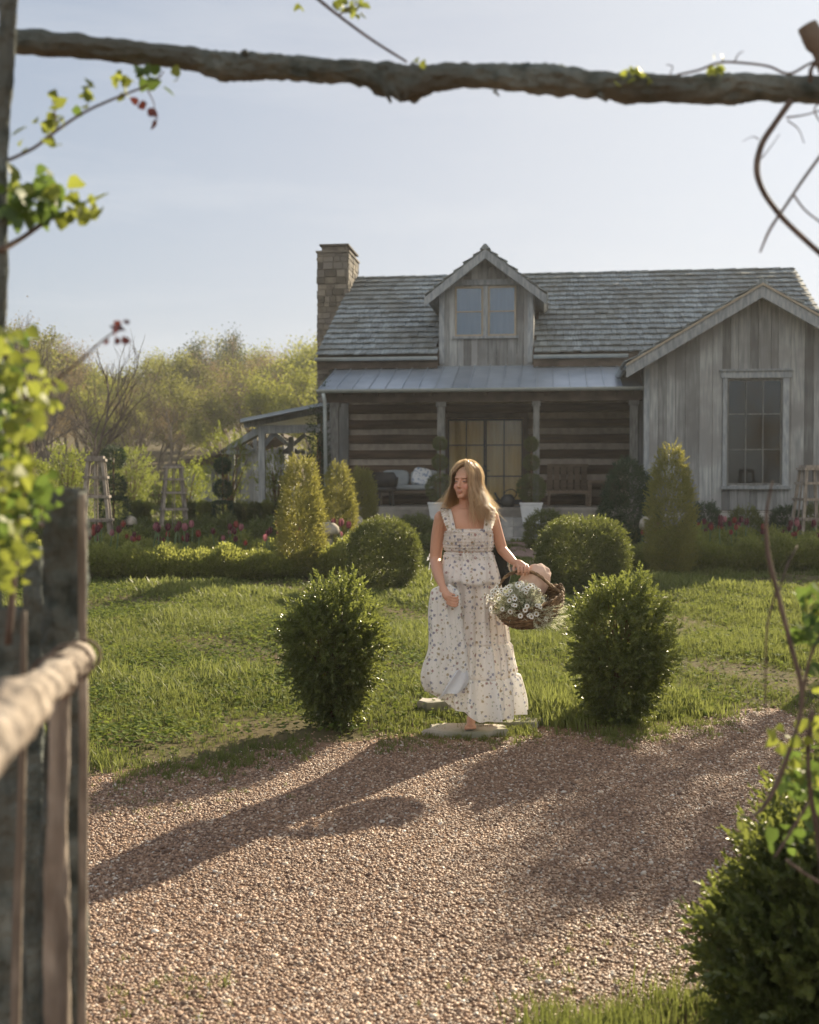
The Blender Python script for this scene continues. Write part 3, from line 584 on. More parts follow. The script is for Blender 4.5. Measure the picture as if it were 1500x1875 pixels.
# --- dormer
mb=MB(); nb=11; zb0=zPR_top+.02
wL,wR=U(834,VW,570),U(946,VW,570); wz0,wz1=Z(617,VW,890),Z(526,VW,890)
def gz_d(u): return zDe+(zDa-zDe)*(1-abs(u-uDc)/hD)
def board_wall(mb,u0,u1,zlo,zhi,V,th=.05,wd=(.14,.26),hole=None):
    u=u0
    while u<u1-.02:
        w_=min(random.uniform(*wd),u1-u); a,b=u,u+w_-.007; u+=w_; v=V-random.uniform(0,.012); t=random.random()
        segs=[(zlo,None)]
        if hole and b>hole[0] and a<hole[1]:
            if a<hole[0]: # split board beside the hole
                mb.hexa([(a,v,zlo),(hole[0],v,zlo),(hole[0],v+th,zlo),(a,v+th,zlo),(a,v,zhi(a)),(hole[0],v,zhi(hole[0])),(hole[0],v+th,zhi(hole[0])),(a,v+th,zhi(a))],t); a=hole[0]+.001
            if b>hole[1]:
                mb.hexa([(hole[1],v,zlo),(b,v,zlo),(b,v+th,zlo),(hole[1],v+th,zlo),(hole[1],v,zhi(hole[1])),(b,v,zhi(b)),(b,v+th,zhi(b)),(hole[1],v+th,zhi(hole[1]))],t); b=hole[1]-.001
            segs=[(zlo,hole[2]),(hole[3],None)]
        for z0,z1 in segs:
            za=zhi(a) if z1 is None else z1; zc=zhi(b) if z1 is None else z1
            if a<uDc<b and z1 is None and zhi is gz_d:
                for aa,bb in ((a,uDc),(uDc,b)): mb.hexa([(aa,v,z0),(bb,v,z0),(bb,v+th,z0),(aa,v+th,z0),(aa,v,zhi(aa)),(bb,v,zhi(bb)),(bb,v+th,zhi(bb)),(aa,v+th,zhi(aa))],t)
            else: mb.hexa([(a,v,z0),(b,v,z0),(b,v+th,z0),(a,v+th,z0),(a,v,za),(b,v,zc),(b,v+th,zc),(a,v+th,za)],t)
VD=VW-.16
board_wall(mb,uDl,uDr,zb0-.1,gz_d,VD,hole=(wL,wR,wz0,wz1))
for uu in (uDl,uDr): mb.box(uu-.02,uu+.02,VD+.06,VW+3.2,zPR_top,zDe-.03)
dorm=HB(mb,'dormer',m_board)
mb=MB()
for sg in (-1,1): mb.box(*(sorted((uDc+sg*hD,uDc+sg*(hD-.12)))),VD-.03,VD-.014,zb0,zDe+.02)
mb.box(uDl+.2,uDr-.2,VD-.045,VD-.014,Z(524,VW,890),Z(514,VW,890)); HB(mb,'trim',m_trim,dorm)
# dormer roof
ov=.34; ue=hD+.30; ze=zDa-dsl*ue
Ddepth=(zDa+.05-zEave)/slope+VE
for sg in (-1,1):
    mb=MB(); e=Vector((0,1,0)); up=Vector((-sg*ue,0,zDa-ze)).normalized(); nn=Vector((sg*(zDa-ze),0,ue)).normalized()
    P0=Vector((uDc+sg*ue,VD-ov,ze+.04)); 
    def cl(m): return m.z>zEave+(m.y-VE)*slope-.05
    if sg<0: shingles(mb,P0,e,up,nn,Ddepth-VD+ov,math.hypot(ue,zDa-ze),clip=cl,row=.30)
    else: shingles(mb,P0,e,up,nn,Ddepth-VD+ov,math.hypot(ue,zDa-ze),clip=cl,row=.30)
    v1=Ddepth
    # deck whose inner edge follows the main roof
    a=(uDc,VD-ov+.02,zDa); b=(uDc+sg*ue,VD-ov+.02,ze); c=(uDc,v1,zDa); d=(uDc+sg*ue,VE+(ze-zEave)/slope+.1,ze)
    q=lambda p,o: (p[0]+nn.x*o,p[1],p[2]+nn.z*o)
    mb.hexa([q(b,-.06),q(a,-.06),q(c,-.06),q(d,-.06),q(b,.05),q(a,.05),q(c,.05),q(d,.05)],.1)
    HB(mb,'dormer_roof',m_shake,dorm)
    mb=MB(); h_=.17
    mb.hexa([(uDc,VD-ov-.03,zDa-h_-.02),(uDc+sg*(ue+.03),VD-ov-.03,ze-h_-.02),(uDc+sg*(ue+.03),VD-ov+.015,ze-h_-.02),(uDc,VD-ov+.015,zDa-h_-.02),(uDc,VD-ov-.03,zDa+.03),(uDc+sg*(ue+.03),VD-ov-.03,ze+.03),(uDc+sg*(ue+.03),VD-ov+.015,ze+.03),(uDc,VD-ov+.015,zDa+.03)])
    HB(mb,'bargeboard',m_trim,dorm)
mb=MB(); 
for k in range(9): mb.hexa([(uDc-.13,VD-ov-.04+k*.3,zDa+.03),(uDc+.13,VD-ov-.04+k*.3,zDa+.03),(uDc+.13,VD-ov+.27+k*.3,zDa+.03),(uDc-.13,VD-ov+.27+k*.3,zDa+.03),(uDc-.03,VD-ov-.04+k*.3,zDa+.15),(uDc+.03,VD-ov-.04+k*.3,zDa+.15),(uDc+.03,VD-ov+.27+k*.3,zDa+.13),(uDc-.03,VD-ov+.27+k*.3,zDa+.13)])
HB(mb,'ridge_cap',m_shake,dorm)
# dormer windows
mb=MB(); um0,um1=U(886,VW,570),U(894,VW,570); mb.box(um0,um1,VD-.05,VD+.04,wz0,wz1); mb.box(wL-.06,wR+.06,VD-.07,VD-.016,wz0-.06,wz0-.003); HB(mb,'window_mullion',m_trim,dorm)
for a,b in ((wL+.003,um0-.004),(um1+.004,wR-.003)):
    mb=MB(); f=.045; v0,v1=VD-.02,VD+.03
    mb.box(a,a+f,v0,v1,wz0+.003,wz1-.003); mb.box(b-f,b,v0,v1,wz0+.003,wz1-.003); mb.box(a+f,b-f,v0,v1,wz1-f,wz1-.003); mb.box(a+f,b-f,v0,v1,wz0+.003,wz0+f); zz=Z(572,VW,890); mb.box(a+f,b-f,v0+.005,v1-.005,zz-.012,zz+.012)
    wf=HB(mb,'window',m_tan,house)
    g=MB(); g.box(a+f,b-f,VD+.003,VD+.008,wz0+f,wz1-f); HB(g,'pane',m_glass_sky,wf)
    g=MB(); g.box(a+f*.5,b-f*.5,VD+.06,VD+.07,wz0+.01,wz1-.01); HB(g,'sky_reflection_sheet',m_skyrefl,wf)  # sheet behind the glass, painted the blue of reflected sky
mb=MB(); mb.box(wL,wR,VD+.10,VD+.12,wz0-.1,wz1+.1); HB(mb,'dormer_backing',m_room,dorm)
# --- chimney
cL=U(583,VR-1.4,560); cz=Z(462,VR-1.4,620); cR=U(645,VR-1.4,480); CV0,CV1=VR-1.4,VR+.3
def stonework(mb,u0,u1,v0,v1,z0,z1,size=.2):
    for face in range(4):
        L=(u1-u0) if face%2==0 else (v1-v0); z=z0
        while z<z1-.02:
            h=min(random.uniform(.1,.22),z1-z); x=0
            while x<L-.01:
                w_=min(random.uniform(.14,.36),L-x); j=random.uniform(.0,.035); g=.009
                if face==0: mb.box(u0+x+g,u0+x+w_-g,v0-j,v0+.05,z+g,z+h-g)
                elif face==2: mb.box(u0+x+g,u0+x+w_-g,v1-.05,v1+j,z+g,z+h-g)
                elif face==1: mb.box(u1-.05,u1+j,v0+x+g,v0+x+w_-g,z+g,z+h-g)
                else: mb.box(u0-j,u0+.05,v0+x+g,v0+x+w_-g,z+g,z+h-g)
                x+=w_
            z+=h
mb=MB(); cm=.12
stonework(mb,cL-.02,cR-.12,CV0,CV1,0.2,cz)
chim=HB(mb,'chimney',m_stone)
mb=MB(); mb.box(cL,cR-.14,CV0+.02,CV1-.02,0.2,cz-.01); HB(mb,'mortar_core',m_mort,chim)
mb=MB(); mb.box(cL-.06,cR-.07,CV0-.05,CV1+.05,cz,cz+.05,.6)
k0=Z(460,CV0,620); k1=Z(449,CV0,620); mb.box(cL+.08,cR-.2,CV0+.1,CV1-.1,cz+.05,k1); 
mb.box(cL+.03,cR-.1,CV0+.0,CV1-.0,k1+.001,k1+.045,.1); HB(mb,'chimney_cap',m_stone,chim)
# --- wing (gabled, nearer than the porch)
uA=U(1390,VF,530); zA=Z(530,VF,1390); zWe=Z(672,VF-.4,1150); uWe=U(1147,VF-.4,668); wsl=(zA-zWe)/(uA-uWe); uW2=2*uA-uWing; uWe2=2*uA-uWe
VWf=VF-.4; wb=Z(934,VF,1300); wingback=31.5
gl,gr,g0,g1=U(1331,VF,780),U(1433,VF,780),Z(888,VF,1380),Z(694,VF,1380)
zfun=lambda u: zA-abs(u-uA)*wsl-.06
mb=MB(); board_wall(mb,uWing,uA,wb,zfun,VF,wd=(.14,.3),hole=(gl,gr,g0,g1)); board_wall(mb,uA+.003,uW2,wb,zfun,VF,wd=(.14,.3),hole=(gl,gr,g0,g1))
v=VF+.07
while v<wingback: wv=random.uniform(.16,.28); mb.box(uWing-.0,uWing+.05,v,v+wv-.006,wb-.2,zfun(uWing)+.04); v+=wv
mb.box(uW2-.05,uW2,VF+.06,wingback,wb-.2,zfun(uW2)); mb.box(uWing,uW2,wingback,wingback+.1,0,zfun(uWing))
wing=HB(mb,'wing_wall',m_board)
mb=MB()  # corner board, window casing
mb.box(uWing-.012,uWing+.1,VF-.035,VF-.015,wb,zfun(uWing+.1)-.05); ca,cb=U(1323,VF,780),U(1444,VF,780)
mb.box(ca,gl,VF-.045,VF-.014,g0-.02,g1+.02); mb.box(gr,cb,VF-.045,VF-.014,g0-.02,g1+.02); mb.box(ca-.05,cb+.05,VF-.06,VF-.014,g1+.022,Z(680,VF,1380)); mb.box(ca-.07,cb+.07,VF-.09,VF-.014,Z(680,VF,1380)+.001,Z(676,VF,1380)); mb.box(ca-.03,cb+.03,VF-.1,VF-.014,g0-.09,g0-.023)
HB(mb,'trim',m_trim,wing)
mb=MB(); f=.04; v0,v1=VF-.0,VF+.045
mb.box(gl+.002,gl+f,v0,v1,g0+.002,g1-.002); mb.box(gr-f,gr-.002,v0,v1,g0+.002,g1-.002); mb.box(gl+f,gr-f,v0,v1,g0+.002,g0+f); mb.box(gl+f,gr-f,v0,v1,g1-f,g1-.002)
for i in (1,2): u=gl+f+(gr-gl-2*f)*i/3; mb.box(u-.011,u+.011,v0+.006,v1-.006,g0+f,g1-f)
for i in (1,2): zz=g0+f+(g1-g0-2*f)*i/3; 
for py in (758,823): zz=Z(py,VF,1380); mb.box(gl+f,gr-f,v0+.009,v1-.009,zz-.011,zz+.011)
wf=HB(mb,'window',m_post); g=MB(); g.box(gl+f,gr-f,VF+.02,VF+.024,g0+f,g1-f); HB(g,'pane',m_glass,wf)
mb=MB(); mb.box(uWing+.3,uW2-.3,VF+2.6,VF+2.65,wb,zA-1); mb.box(uWing+.3,uW2-.3,VF+.1,VF+2.6,wb-.02,wb+.0); HB(mb,'room_wall',m_room,wing)
# wing roof
rl=math.hypot(uA-uWe,zA-zWe); wbk=lambda sg: wingback+.2 if sg>0 else VE+(zWe-zEave)/slope+.5
for sg in (-1,1):
    mb=MB(); up=Vector((-sg*(uA-uWe),0,zA-zWe)).normalized(); nn=Vector((sg*(zA-zWe),0,uA-uWe)).normalized(); L=32.9-VWf
    P0=Vector((uA+sg*(uA-uWe),VWf,zWe+.05)); shingles(mb,P0,Vector((0,1,0)),up,nn,L,rl,clip=lambda m: m.z>zEave+(m.y-VE)*slope-.1 or m.y<VE)
    q=lambda u,V,z,o: (u+nn.x*o,V,z+nn.z*o); ue_=uA+sg*(uA-uWe)
    mb.hexa([q(ue_,VWf+.02,zWe,-.08),q(uA,VWf+.02,zA,-.08),q(uA,(wingback+.2 if sg>0 else VE+(zA-zEave)/slope+.2),zA,-.08),q(ue_,wbk(sg),zWe,-.08),q(ue_,VWf+.02,zWe,.055),q(uA,VWf+.02,zA,.055),q(uA,(wingback+.2 if sg>0 else VE+(zA-zEave)/slope+.2),zA,.055),q(ue_,wbk(sg),zWe,.055)],.1)
    HB(mb,'wing_roof',m_shake,wing)
    mb=MB(); h_=.23; a,b=VWf-.035,VWf+.015
    mb.hexa([(uA,a,zA-h_),(ue_,a,zWe-h_),(ue_,b,zWe-h_),(uA,b,zA-h_),(uA,a,zA+.02),(ue_,a,zWe+.02),(ue_,b,zWe+.02),(uA,b,zA+.02)]); HB(mb,'bargeboard',m_trim,wing)
    mb=MB(); mb.hexa([(uA,a-.03,zA+.021),(ue_,a-.03,zWe+.021),(ue_,b,zWe+.021),(uA,b,zA+.021),(uA,a-.03,zA+.07),(ue_,a-.03,zWe+.07),(ue_,b,zWe+.07),(uA,b,zA+.07)]); HB(mb,'drip_edge',m_tan,wing)
mb=MB()
for k in range(24): v=VWf+k*.3; mb.hexa([(uA-.14,v,zA+.04),(uA+.14,v,zA+.04),(uA+.14,v+.31,zA+.04),(uA-.14,v+.31,zA+.04),(uA-.03,v,zA+.17),(uA+.03,v,zA+.17),(uA+.03,v+.31,zA+.15),(uA-.03,v+.31,zA+.15)])
HB(mb,'ridge_cap',m_shake,wing)
gutter((uWe-.06,VWf-.02,zWe+.0),(uWe-.06,VW,zWe+.0),r=.08)
mb=MB(); mb.box(uWe-.02,uWing,VWf+.02,VW,zfun(uWing)-.04,zfun(uWing)-.01); mb.box(uW2,uWe2,VWf+.02,VW,zfun(uWing)-.04,zfun(uWing)-.01); HB(mb,'soffit',m_soff,wing)
# foundation under the wing
mb=MB()
zz=.0
while zz<wb-.03:
    h=min(random.uniform(.12,.2),wb-.005-zz); u=uWing-.03
    while u<uW2: w_=random.uniform(.18,.5); mb.box(u,min(u+w_-.015,uW2),VF-.06-random.uniform(0,.03),VF+.2,zz,zz+h-.014); u+=w_
    zz+=h
HB(mb,'stone_foundation',m_fstone); mb=MB(); mb.box(uWing-.01,uW2,VF-.03,VF+.25,0,wb-.008); HB(mb,'foundation_mortar',m_mort)

# ------------------------------------------------------------ porch furniture (house axes)
def hw(u,v,z): return h2w(u,v,z)
m_cush=M('grey_blue_cushion',(.30,.34,.37),(.38,.42,.45),scale=6,rough=.95,bump=.2)
m_pil=M('white_patterned_pillow',(.75,.78,.82),(.28,.36,.50),scale=14,rough=.95,ramp=(.52,.58),detail=2)
m_bench=M('brown_bench_wood',(.10,.075,.055),(.19,.145,.11),scale=4,stretch=(1,1,5),rough=.85,tone=.3)
def cushion(mb,x0,x1,y0,y1,z0,z1,r=.05):
    # rounded box through a superellipsoid grid
    n,m=16,10; vs=[];fs=[]; cx,cy,cz=(x0+x1)/2,(y0+y1)/2,(z0+z1)/2; hx,hy,hz=(x1-x0)/2,(y1-y0)/2,(z1-z0)/2
    sg=lambda t,e: math.copysign(abs(t)**e,t)
    for j in range(m+1):
        ph=-math.pi/2+math.pi*j/m
        for i in range(n):
            th=2*math.pi*i/n; vs.append((cx+hx*sg(math.cos(ph),.5)*sg(math.cos(th),.35),cy+hy*sg(math.cos(ph),.5)*sg(math.sin(th),.35),cz+hz*sg(math.sin(ph),.6)))
    for j in range(m):
        for i in range(n): a=j*n+i;b=j*n+(i+1)%n; fs.append((a,b,b+n,a+n))
    mb.add(vs,fs)
def settee(px0,px1,lab,mat,cm,name,slat=False):
    u0,u1=U(px0,VW-.5,890),U(px1,VW-.5,890); root=empty(name,hw((u0+u1)/2,VW-.5,zFloor),-PSI); L=(u1-u0)/2; tag(root,lab,'bench')
    mb=MB(); mb.box(-L,L,-.28,.28,.30,.36); mb.build('seat',mat,root)
    mb=MB(); mb.box(-L,L,.24,.29,.361,.84 if not slat else .95)
    if slat: 
        mb=MB(); k=int(L*2/.16)
        for i in range(k): mb.box(-L+i*2*L/k,-L+(i+.8)*2*L/k,.25,.28,.361,.92)
        mb.box(-L,L,.24,.29,.921,1.0)
    mb.build('backrest',mat,root)
    for sx in (-1,1):
        for sy in (-.25,.22): mb=MB(); mb.box(sx*(L-.04)-.03,sx*(L-.04)+.03,sy-.03,sy+.03,0,.299); mb.build('leg',mat,root)
        mb=MB(); mb.box(sx*L-.03 if sx>0 else -L-.02,L+.02 if sx>0 else -L+.03,-.27,.235,.362,.6); mb.build('armrest',mat,root)
    if cm:
        mb=MB(); cushion(mb,-L+.05,L-.05,-.27,.2,.365,.5); mb.build('seat_cushion',cm,root,True)
        for k in range(2): mb=MB(); cushion(mb,-L+.06+k*L,-L+.04+(k+1)*L,.08,.235,.46,.86); mb.build('back_cushion',cm,root,True)
    return root,(u0+u1)/2
settee(692,800,'porch bench with grey blue cushions against the log wall left of the door',m_bench,m_cush,'cushioned_bench')
mb=MB(); cushion(mb,-.23,.23,-.07,.07,-.21,.21); o=mb.build('pillow',m_pil,None,True); o.location=hw(U(772,VW-.6,890),VW-.52,zFloor+.70); o.rotation_euler=(R(-14),R(12),-PSI); tag(o,'white and blue patterned pillow leaning on the porch bench cushions','pillow')
settee(1002,1078,'brown slatted wooden bench on the porch right of the door',m_bench,None,'slatted_bench',True)
# black chair at the left end of the porch
u=U(706,VW-1.2,900); ch=empty('porch_chair',hw(u,VW-1.3,zFloor),-PSI+R(20)); tag(ch,'black wicker chair with rounded back on the porch behind the hedges','chair')
mb=MB(); mb.lathe((0,0,.36),[(.01,0),(.27,.0),(.29,.04),(.27,.08),(.01,.085)],14); mb.build('seat',m_dark,ch,True)
mb=MB(); vs=[];fs=[]
for i in range(13):
    a=R(-20+220*i/12); r_=.29
    for zz in (.44,.62,.80): rr=r_+(.03 if zz>.5 else 0); vs.append((rr*math.cos(a),rr*math.sin(a),zz-(.12 if zz>.7 and (i<3 or i>9) else 0)))
    for zz in (.80,.62,.44): rr=r_-.03+(.03 if zz>.5 else 0); vs.append((rr*math.cos(a),rr*math.sin(a),zz-(.12 if zz>.7 and (i<3 or i>9) else 0)))
for i in range(12):
    for k in range(6): a=i*6+k;b=i*6+(k+1)%6; fs.append((a,a+6,b+6,b))
mb.add(vs,fs); mb.build('backrest',m_dark,ch,True)
for a in (45,135,225,315): mb=MB(); mb.tube([(.2*math.cos(R(a)),.2*math.sin(R(a)),.36),(.25*math.cos(R(a)),.25*math.sin(R(a)),0)],.02,6); mb.build('leg',m_dark,ch)
# small table right of the slatted bench
u=U(1100,VW-.6,900); tb=empty('side_table',hw(u,VW-.6,zFloor),-PSI); tag(tb,'small dark side table between the slatted bench and the wing wall','table')
mb=MB(); mb.box(-.28,.28,-.25,.25,.55,.6); mb.build('table_top',m_bench,tb)
for sx in (-1,1):
    for sy in (-1,1): mb=MB(); mb.box(sx*.24-.025,sx*.24+.025,sy*.21-.025,sy*.21+.025,0,.549); mb.build('leg',m_bench,tb)
# watering can by the door
u=U(930,VP+.5,920); wc=empty('watering_can',hw(u,VP+.55,zFloor),-PSI); tag(wc,'dark round watering can standing on the porch beside the potted topiary','watering can')
mb=MB(); mb.lathe((0,0,0),[(.13,0),(.17,.08),(.16,.2),(.1,.27),(.06,.29)],14); mb.build('body',m_dark,wc,True)
mb=MB(); mb.tube(spline([(.12,0,.18),(.2,0,.3),(.1,0,.4),(-.05,0,.36),(-.1,0,.25)],4),.012,6); mb.build('handle',m_dark,wc,True)
mb=MB(); mb.tube([(-.14,0,.1),(-.24,0,.22),(-.3,0,.33)],[.03,.02,.025],8); mb.build('spout',m_dark,wc,True)
# ------------------------------------------------------------ open timber shelter left of the house
sh=on_ground(520,33); shel=empty('timber_shelter',sh,0); tag(shel,'open timber shelter with metal shed roof and trusses beside the house','shelter')
def lp(px,py,D): q=at(px,py,D)-sh; return (q.x,q.y,q.z)
for (px,D,top) in ((480,31,786),(600,31,770),(534,36,800),(425,36,815)):
    a=on_ground(px,D)-sh; b=Vector(lp(px,top,D)); mb=MB(); mb.beam(a,(a.x,a.y,b.z),.17,.17,up=(0,1,0)); mb.build('post',m_board,shel)
mb=MB(); a=Vector(lp(440,773,30.5)); b=Vector(lp(640,733,30.5)); bk=Vector((0,6,.0)); up=Vector((0,0,.07))
mb.hexa([a,b,b+bk,a+bk,a+up,b+up,b+bk+up,a+bk+up]); L=(b-a).length
for i in range(18): q=a+bk*(i/17)+up*1.02; q2=b+bk*(i/17)+up*1.02; mb.beam(q,q2,.03,.03)
mb.build('shed_roof',m_metal,shel)
mb=MB(); mb.beam(Vector(lp(474,787,31)),Vector(lp(640,783,31)),.16,.22); mb.beam(Vector(lp(447,779,31)),Vector(lp(640,742,31)),.1,.14)
mb.beam(Vector(lp(480,787,31)),Vector(lp(425,818,36)),.14,.2); mb.build('top_beam',m_board,shel)
mb=None
A=lp(405,828,35.5);B=lp(475,828,35.5);C=lp(475,785,35.5)
for a_,b_ in ((A,B),(A,C),(lp(468,830,35.4),lp(466,785,35.4)),(lp(440,808,35.4),lp(466,828,35.4)),(lp(484,815,31.1),lp(505,790,31.1)),(lp(505,828,36.2),lp(560,828,36.2)),(lp(505,795,36.2),lp(545,828,36.2)),(lp(560,795,36.2),lp(520,828,36.2))):
    mb=MB(); mb.beam(a_,b_,.1,.12); mb.build('truss_brace',m_trim,shel)

# low barn further back
bn=on_ground(420,42); barn=empty('low_barn',bn,0); tag(barn,'low grey board barn with long dark lean-to roof behind the shelter','barn')
lb=lambda px,py,D: tuple(at(px,py,D)-bn)
mb=MB(); x0=lb(335,900,42)[0]; x1=lb(520,900,42)[0]; zt0=lb(335,862,42)[2]; zt1=lb(520,815,42)[2]
x=x0
while x<x1: w_=random.uniform(.2,.32); f0=(x-x0)/(x1-x0); mb.box(x,x+w_-.01,-.05-random.uniform(0,.01),0,-.3,zt0+(zt1-zt0)*f0); x+=w_
mb.box(x0,x0+.05,0,4,-.3,zt0); mb.box(x1-.05,x1,0,4,-.3,zt1); mb.build('wall',m_board,barn)
mb=MB(); a=Vector(lb(322,853,41.5)); b=Vector(lb(520,800,41.5)); bk=Vector((0,5,0)); up=Vector((0,0,.12)); mb.hexa([a,b,b+bk,a+bk,a+up,b+up,b+bk+up,a+bk+up]); mb.build('roof',m_soff,barn)
# ------------------------------------------------------------ garden shrubs
box_m=gmat('boxwood_leaf',(.035,.053,.018),(.13,.155,.04),(.34,.37,.07),.34,.4,.4)
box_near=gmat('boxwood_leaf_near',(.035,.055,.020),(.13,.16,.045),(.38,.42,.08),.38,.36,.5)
gold_m=gmat('golden_leaf',(.10,.115,.028),(.28,.27,.07),(.52,.47,.10),.42,.35,.35)
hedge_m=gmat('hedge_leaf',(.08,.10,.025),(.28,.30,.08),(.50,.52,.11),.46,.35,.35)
conif_m=gmat('conifer_leaf',(.02,.042,.022),(.05,.085,.04),(.06,.10,.04),.2,.5,.2)
loose_m=gmat('loose_shrub_leaf',(.10,.13,.025),(.22,.26,.05),(.38,.42,.06),.45,.5,.2)
stem_m=M('shrub_stem',(.09,.055,.03),(.17,.11,.06),scale=12,rough=.9,bump=.3)
SPR=[sprig(10,.085,.020,.012,i) for i in range(3)]
SPRN=[sprig(16,.10,.021,.0115,30+i) for i in range(4)]
SPF=[sprig(7,.11,.034,.022,10+i,quads=1) for i in range(3)]
def shape_pts(N,prof,seed,inner=.72,lumpa=.10,lf=3,floor_=0):
    """prof(t in 0..1 height)-> radius; points in the outer shell, directions outward+up"""
    hs=np.linspace(0,1,200); rr=np.array([prof(h) for h in hs]); H=prof.H
    cw=np.cumsum(rr+.05*rr.max()); cw/=cw[-1]
    t=np.interp(rng.random(N),cw,hs); th=rng.uniform(0,2*math.pi,N)
    d=np.stack([np.cos(th),np.sin(th),(t-.5)*2],1); L=1+lumpa*lump3(d,seed,lf)+lumpa*.5*lump3(d,seed+5,lf*2.7)
    r=np.interp(t,hs,rr)*L*(inner+(1-inner)*rng.random(N)**.45)
    P=np.stack([r*np.cos(th),r*np.sin(th),t*H*(1+.5*(L-1))],1)
    slope_=np.gradient(rr,hs)/H; nz=-np.interp(t,hs,slope_); D=np.stack([np.cos(th),np.sin(th),np.clip(nz,-1.2,3)],1)
    # cap/top fill
    return P,D,L
class Prof:
    def __init__(s,H,knots): s.H=H; s.k=knots
    def __call__(s,t): return float(np.interp(t,[k[0] for k in s.k],[k[1] for k in s.k]))
def shrub(name,loc,prof,N,mat,label,cat='shrub',group=None,spr=SPR,seed=0,upw=.5,sc=1,inner=.72,lumpa=.10,stems=10,tone_top=.0,part='foliage',jit=.45,cols=None,lf=3):
    root=empty(name,loc); tag(root,label,cat,group)
    Vs=[];Fs=[];Ts=[];o=0
    for k,T in enumerate(spr):
        n_=N//len(spr); P,D,L=shape_pts(n_,prof,seed,inner,lumpa,lf)
        D=D/np.linalg.norm(D,axis=1,keepdims=True)+np.array([0,0,upw])+rng.normal(size=(n_,3))*jit
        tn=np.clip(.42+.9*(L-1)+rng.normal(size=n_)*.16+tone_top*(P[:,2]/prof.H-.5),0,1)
        V,Fa,t=scatter(T[0],T[1],P,frames(D),sc*rng.uniform(.7,1.25,n_),tn,T[2]); Vs.append(V);Fs.append(Fa+o);Ts.append(t);o+=len(V)
    link(part,arr_mesh(part,np.vstack(Vs),np.vstack(Fs),np.concatenate(Ts)),mat,root)
    if stems:
        mb=MB()
        for i in range(stems):
            th=random.uniform(0,6.28); t=random.uniform(.5,.95); r=prof(t)*random.uniform(.3,.9)
            e=Vector((r*math.cos(th),r*math.sin(th),t*prof.H)); m=Vector((e.x*.35,e.y*.35,e.z*.45))
            mb.tube(spline([(random.uniform(-.02,.02),random.uniform(-.02,.02),-.05),tuple(m),tuple(e)],4),[.014*prof.H*(1-.09*j) for j in range(9)],5,tone=.5)
        mb.build('stem',stem_m,root,True)
    return root
def pxw(px,D): return px/F*D
# two front boxwoods
g=ground(614,1326); H=(1326-1058)/F*g.y*1.0; s=g.y/F
s*=.76; H*=.90
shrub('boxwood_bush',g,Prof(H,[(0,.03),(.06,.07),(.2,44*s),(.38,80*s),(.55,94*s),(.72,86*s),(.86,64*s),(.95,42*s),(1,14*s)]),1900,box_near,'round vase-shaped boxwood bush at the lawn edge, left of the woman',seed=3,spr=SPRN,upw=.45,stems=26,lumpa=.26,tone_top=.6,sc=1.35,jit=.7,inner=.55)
g=ground(1135,1318); s=g.y/F; H=(1318-1045)*s
H*=.89; s*=.78
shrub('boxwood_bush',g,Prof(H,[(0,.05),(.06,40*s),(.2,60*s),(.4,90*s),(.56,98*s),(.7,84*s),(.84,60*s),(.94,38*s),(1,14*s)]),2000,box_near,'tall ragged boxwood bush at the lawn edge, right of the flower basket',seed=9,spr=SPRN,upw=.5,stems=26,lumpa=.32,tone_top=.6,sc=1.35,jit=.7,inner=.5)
# clipped balls behind
g=ground(702,1078); s=g.y/F
shrub('clipped_boxwood',g,Prof(125*s,[(0,20*s),(.1,42*s),(.3,60*s),(.55,64*s),(.8,52*s),(.95,28*s),(1,10*s)]),5200,box_m,'clipped round boxwood ball on the lawn behind the left front bush',seed=1,upw=.2,lumpa=.05,stems=0,sc=1.15,inner=.6)
g=ground(1066,1088); s=g.y/F
shrub('clipped_boxwood',g,Prof(132*s,[(0,55*s),(.1,70*s),(.3,76*s),(.6,77*s),(.85,68*s),(.97,45*s),(1,20*s)]),6500,box_m,'large clipped boxwood mound behind the flower basket, flat sided',seed=2,upw=.2,lumpa=.06,stems=0,sc=1.2,inner=.6)
# golden columns
for (px,base,top,hw_,lab,sd_,D) in ((552,1018,842,40,'tallest golden clipped column shrub at the left end of the row beside the lawn',4,17.0),(619,1008,858,31,'golden orange column shrub between the tall column and the porch',5,19.5),
                       (662,985,862,26,'short golden column shrub nearest the porch bench',6,22.0),(1228,1030,826,43,'golden clipped column shrub standing before the grey gabled wing',8,17.5)):
    g=on_ground(px,D); H=at(px,top,D).z-g.z; s=D/F
    shrub('column_shrub',g,Prof(H,[(0,hw_*.7*s),(.1,hw_*.95*s),(.3,hw_*s),(.6,hw_*.92*s),(.82,hw_*.72*s),(.94,hw_*.5*s),(1,hw_*.2*s)]),3800,gold_m,lab,group=None,seed=sd_,upw=.8,lumpa=.12,stems=0,sc=1.25,inner=.5)
g=on_ground(1150,21.5); H=at(1150,842,21.5).z-g.z; s=21.5/F
shrub('conical_evergreen',g,Prof(H,[(0,48*s),(.15,56*s),(.4,52*s),(.7,38*s),(.9,19*s),(1,5*s)]),4200,conif_m,'dark green cone-shaped evergreen at the corner of the grey wing',seed=12,upw=.5,lumpa=.13,stems=0,sc=1.1,spr=SPF)
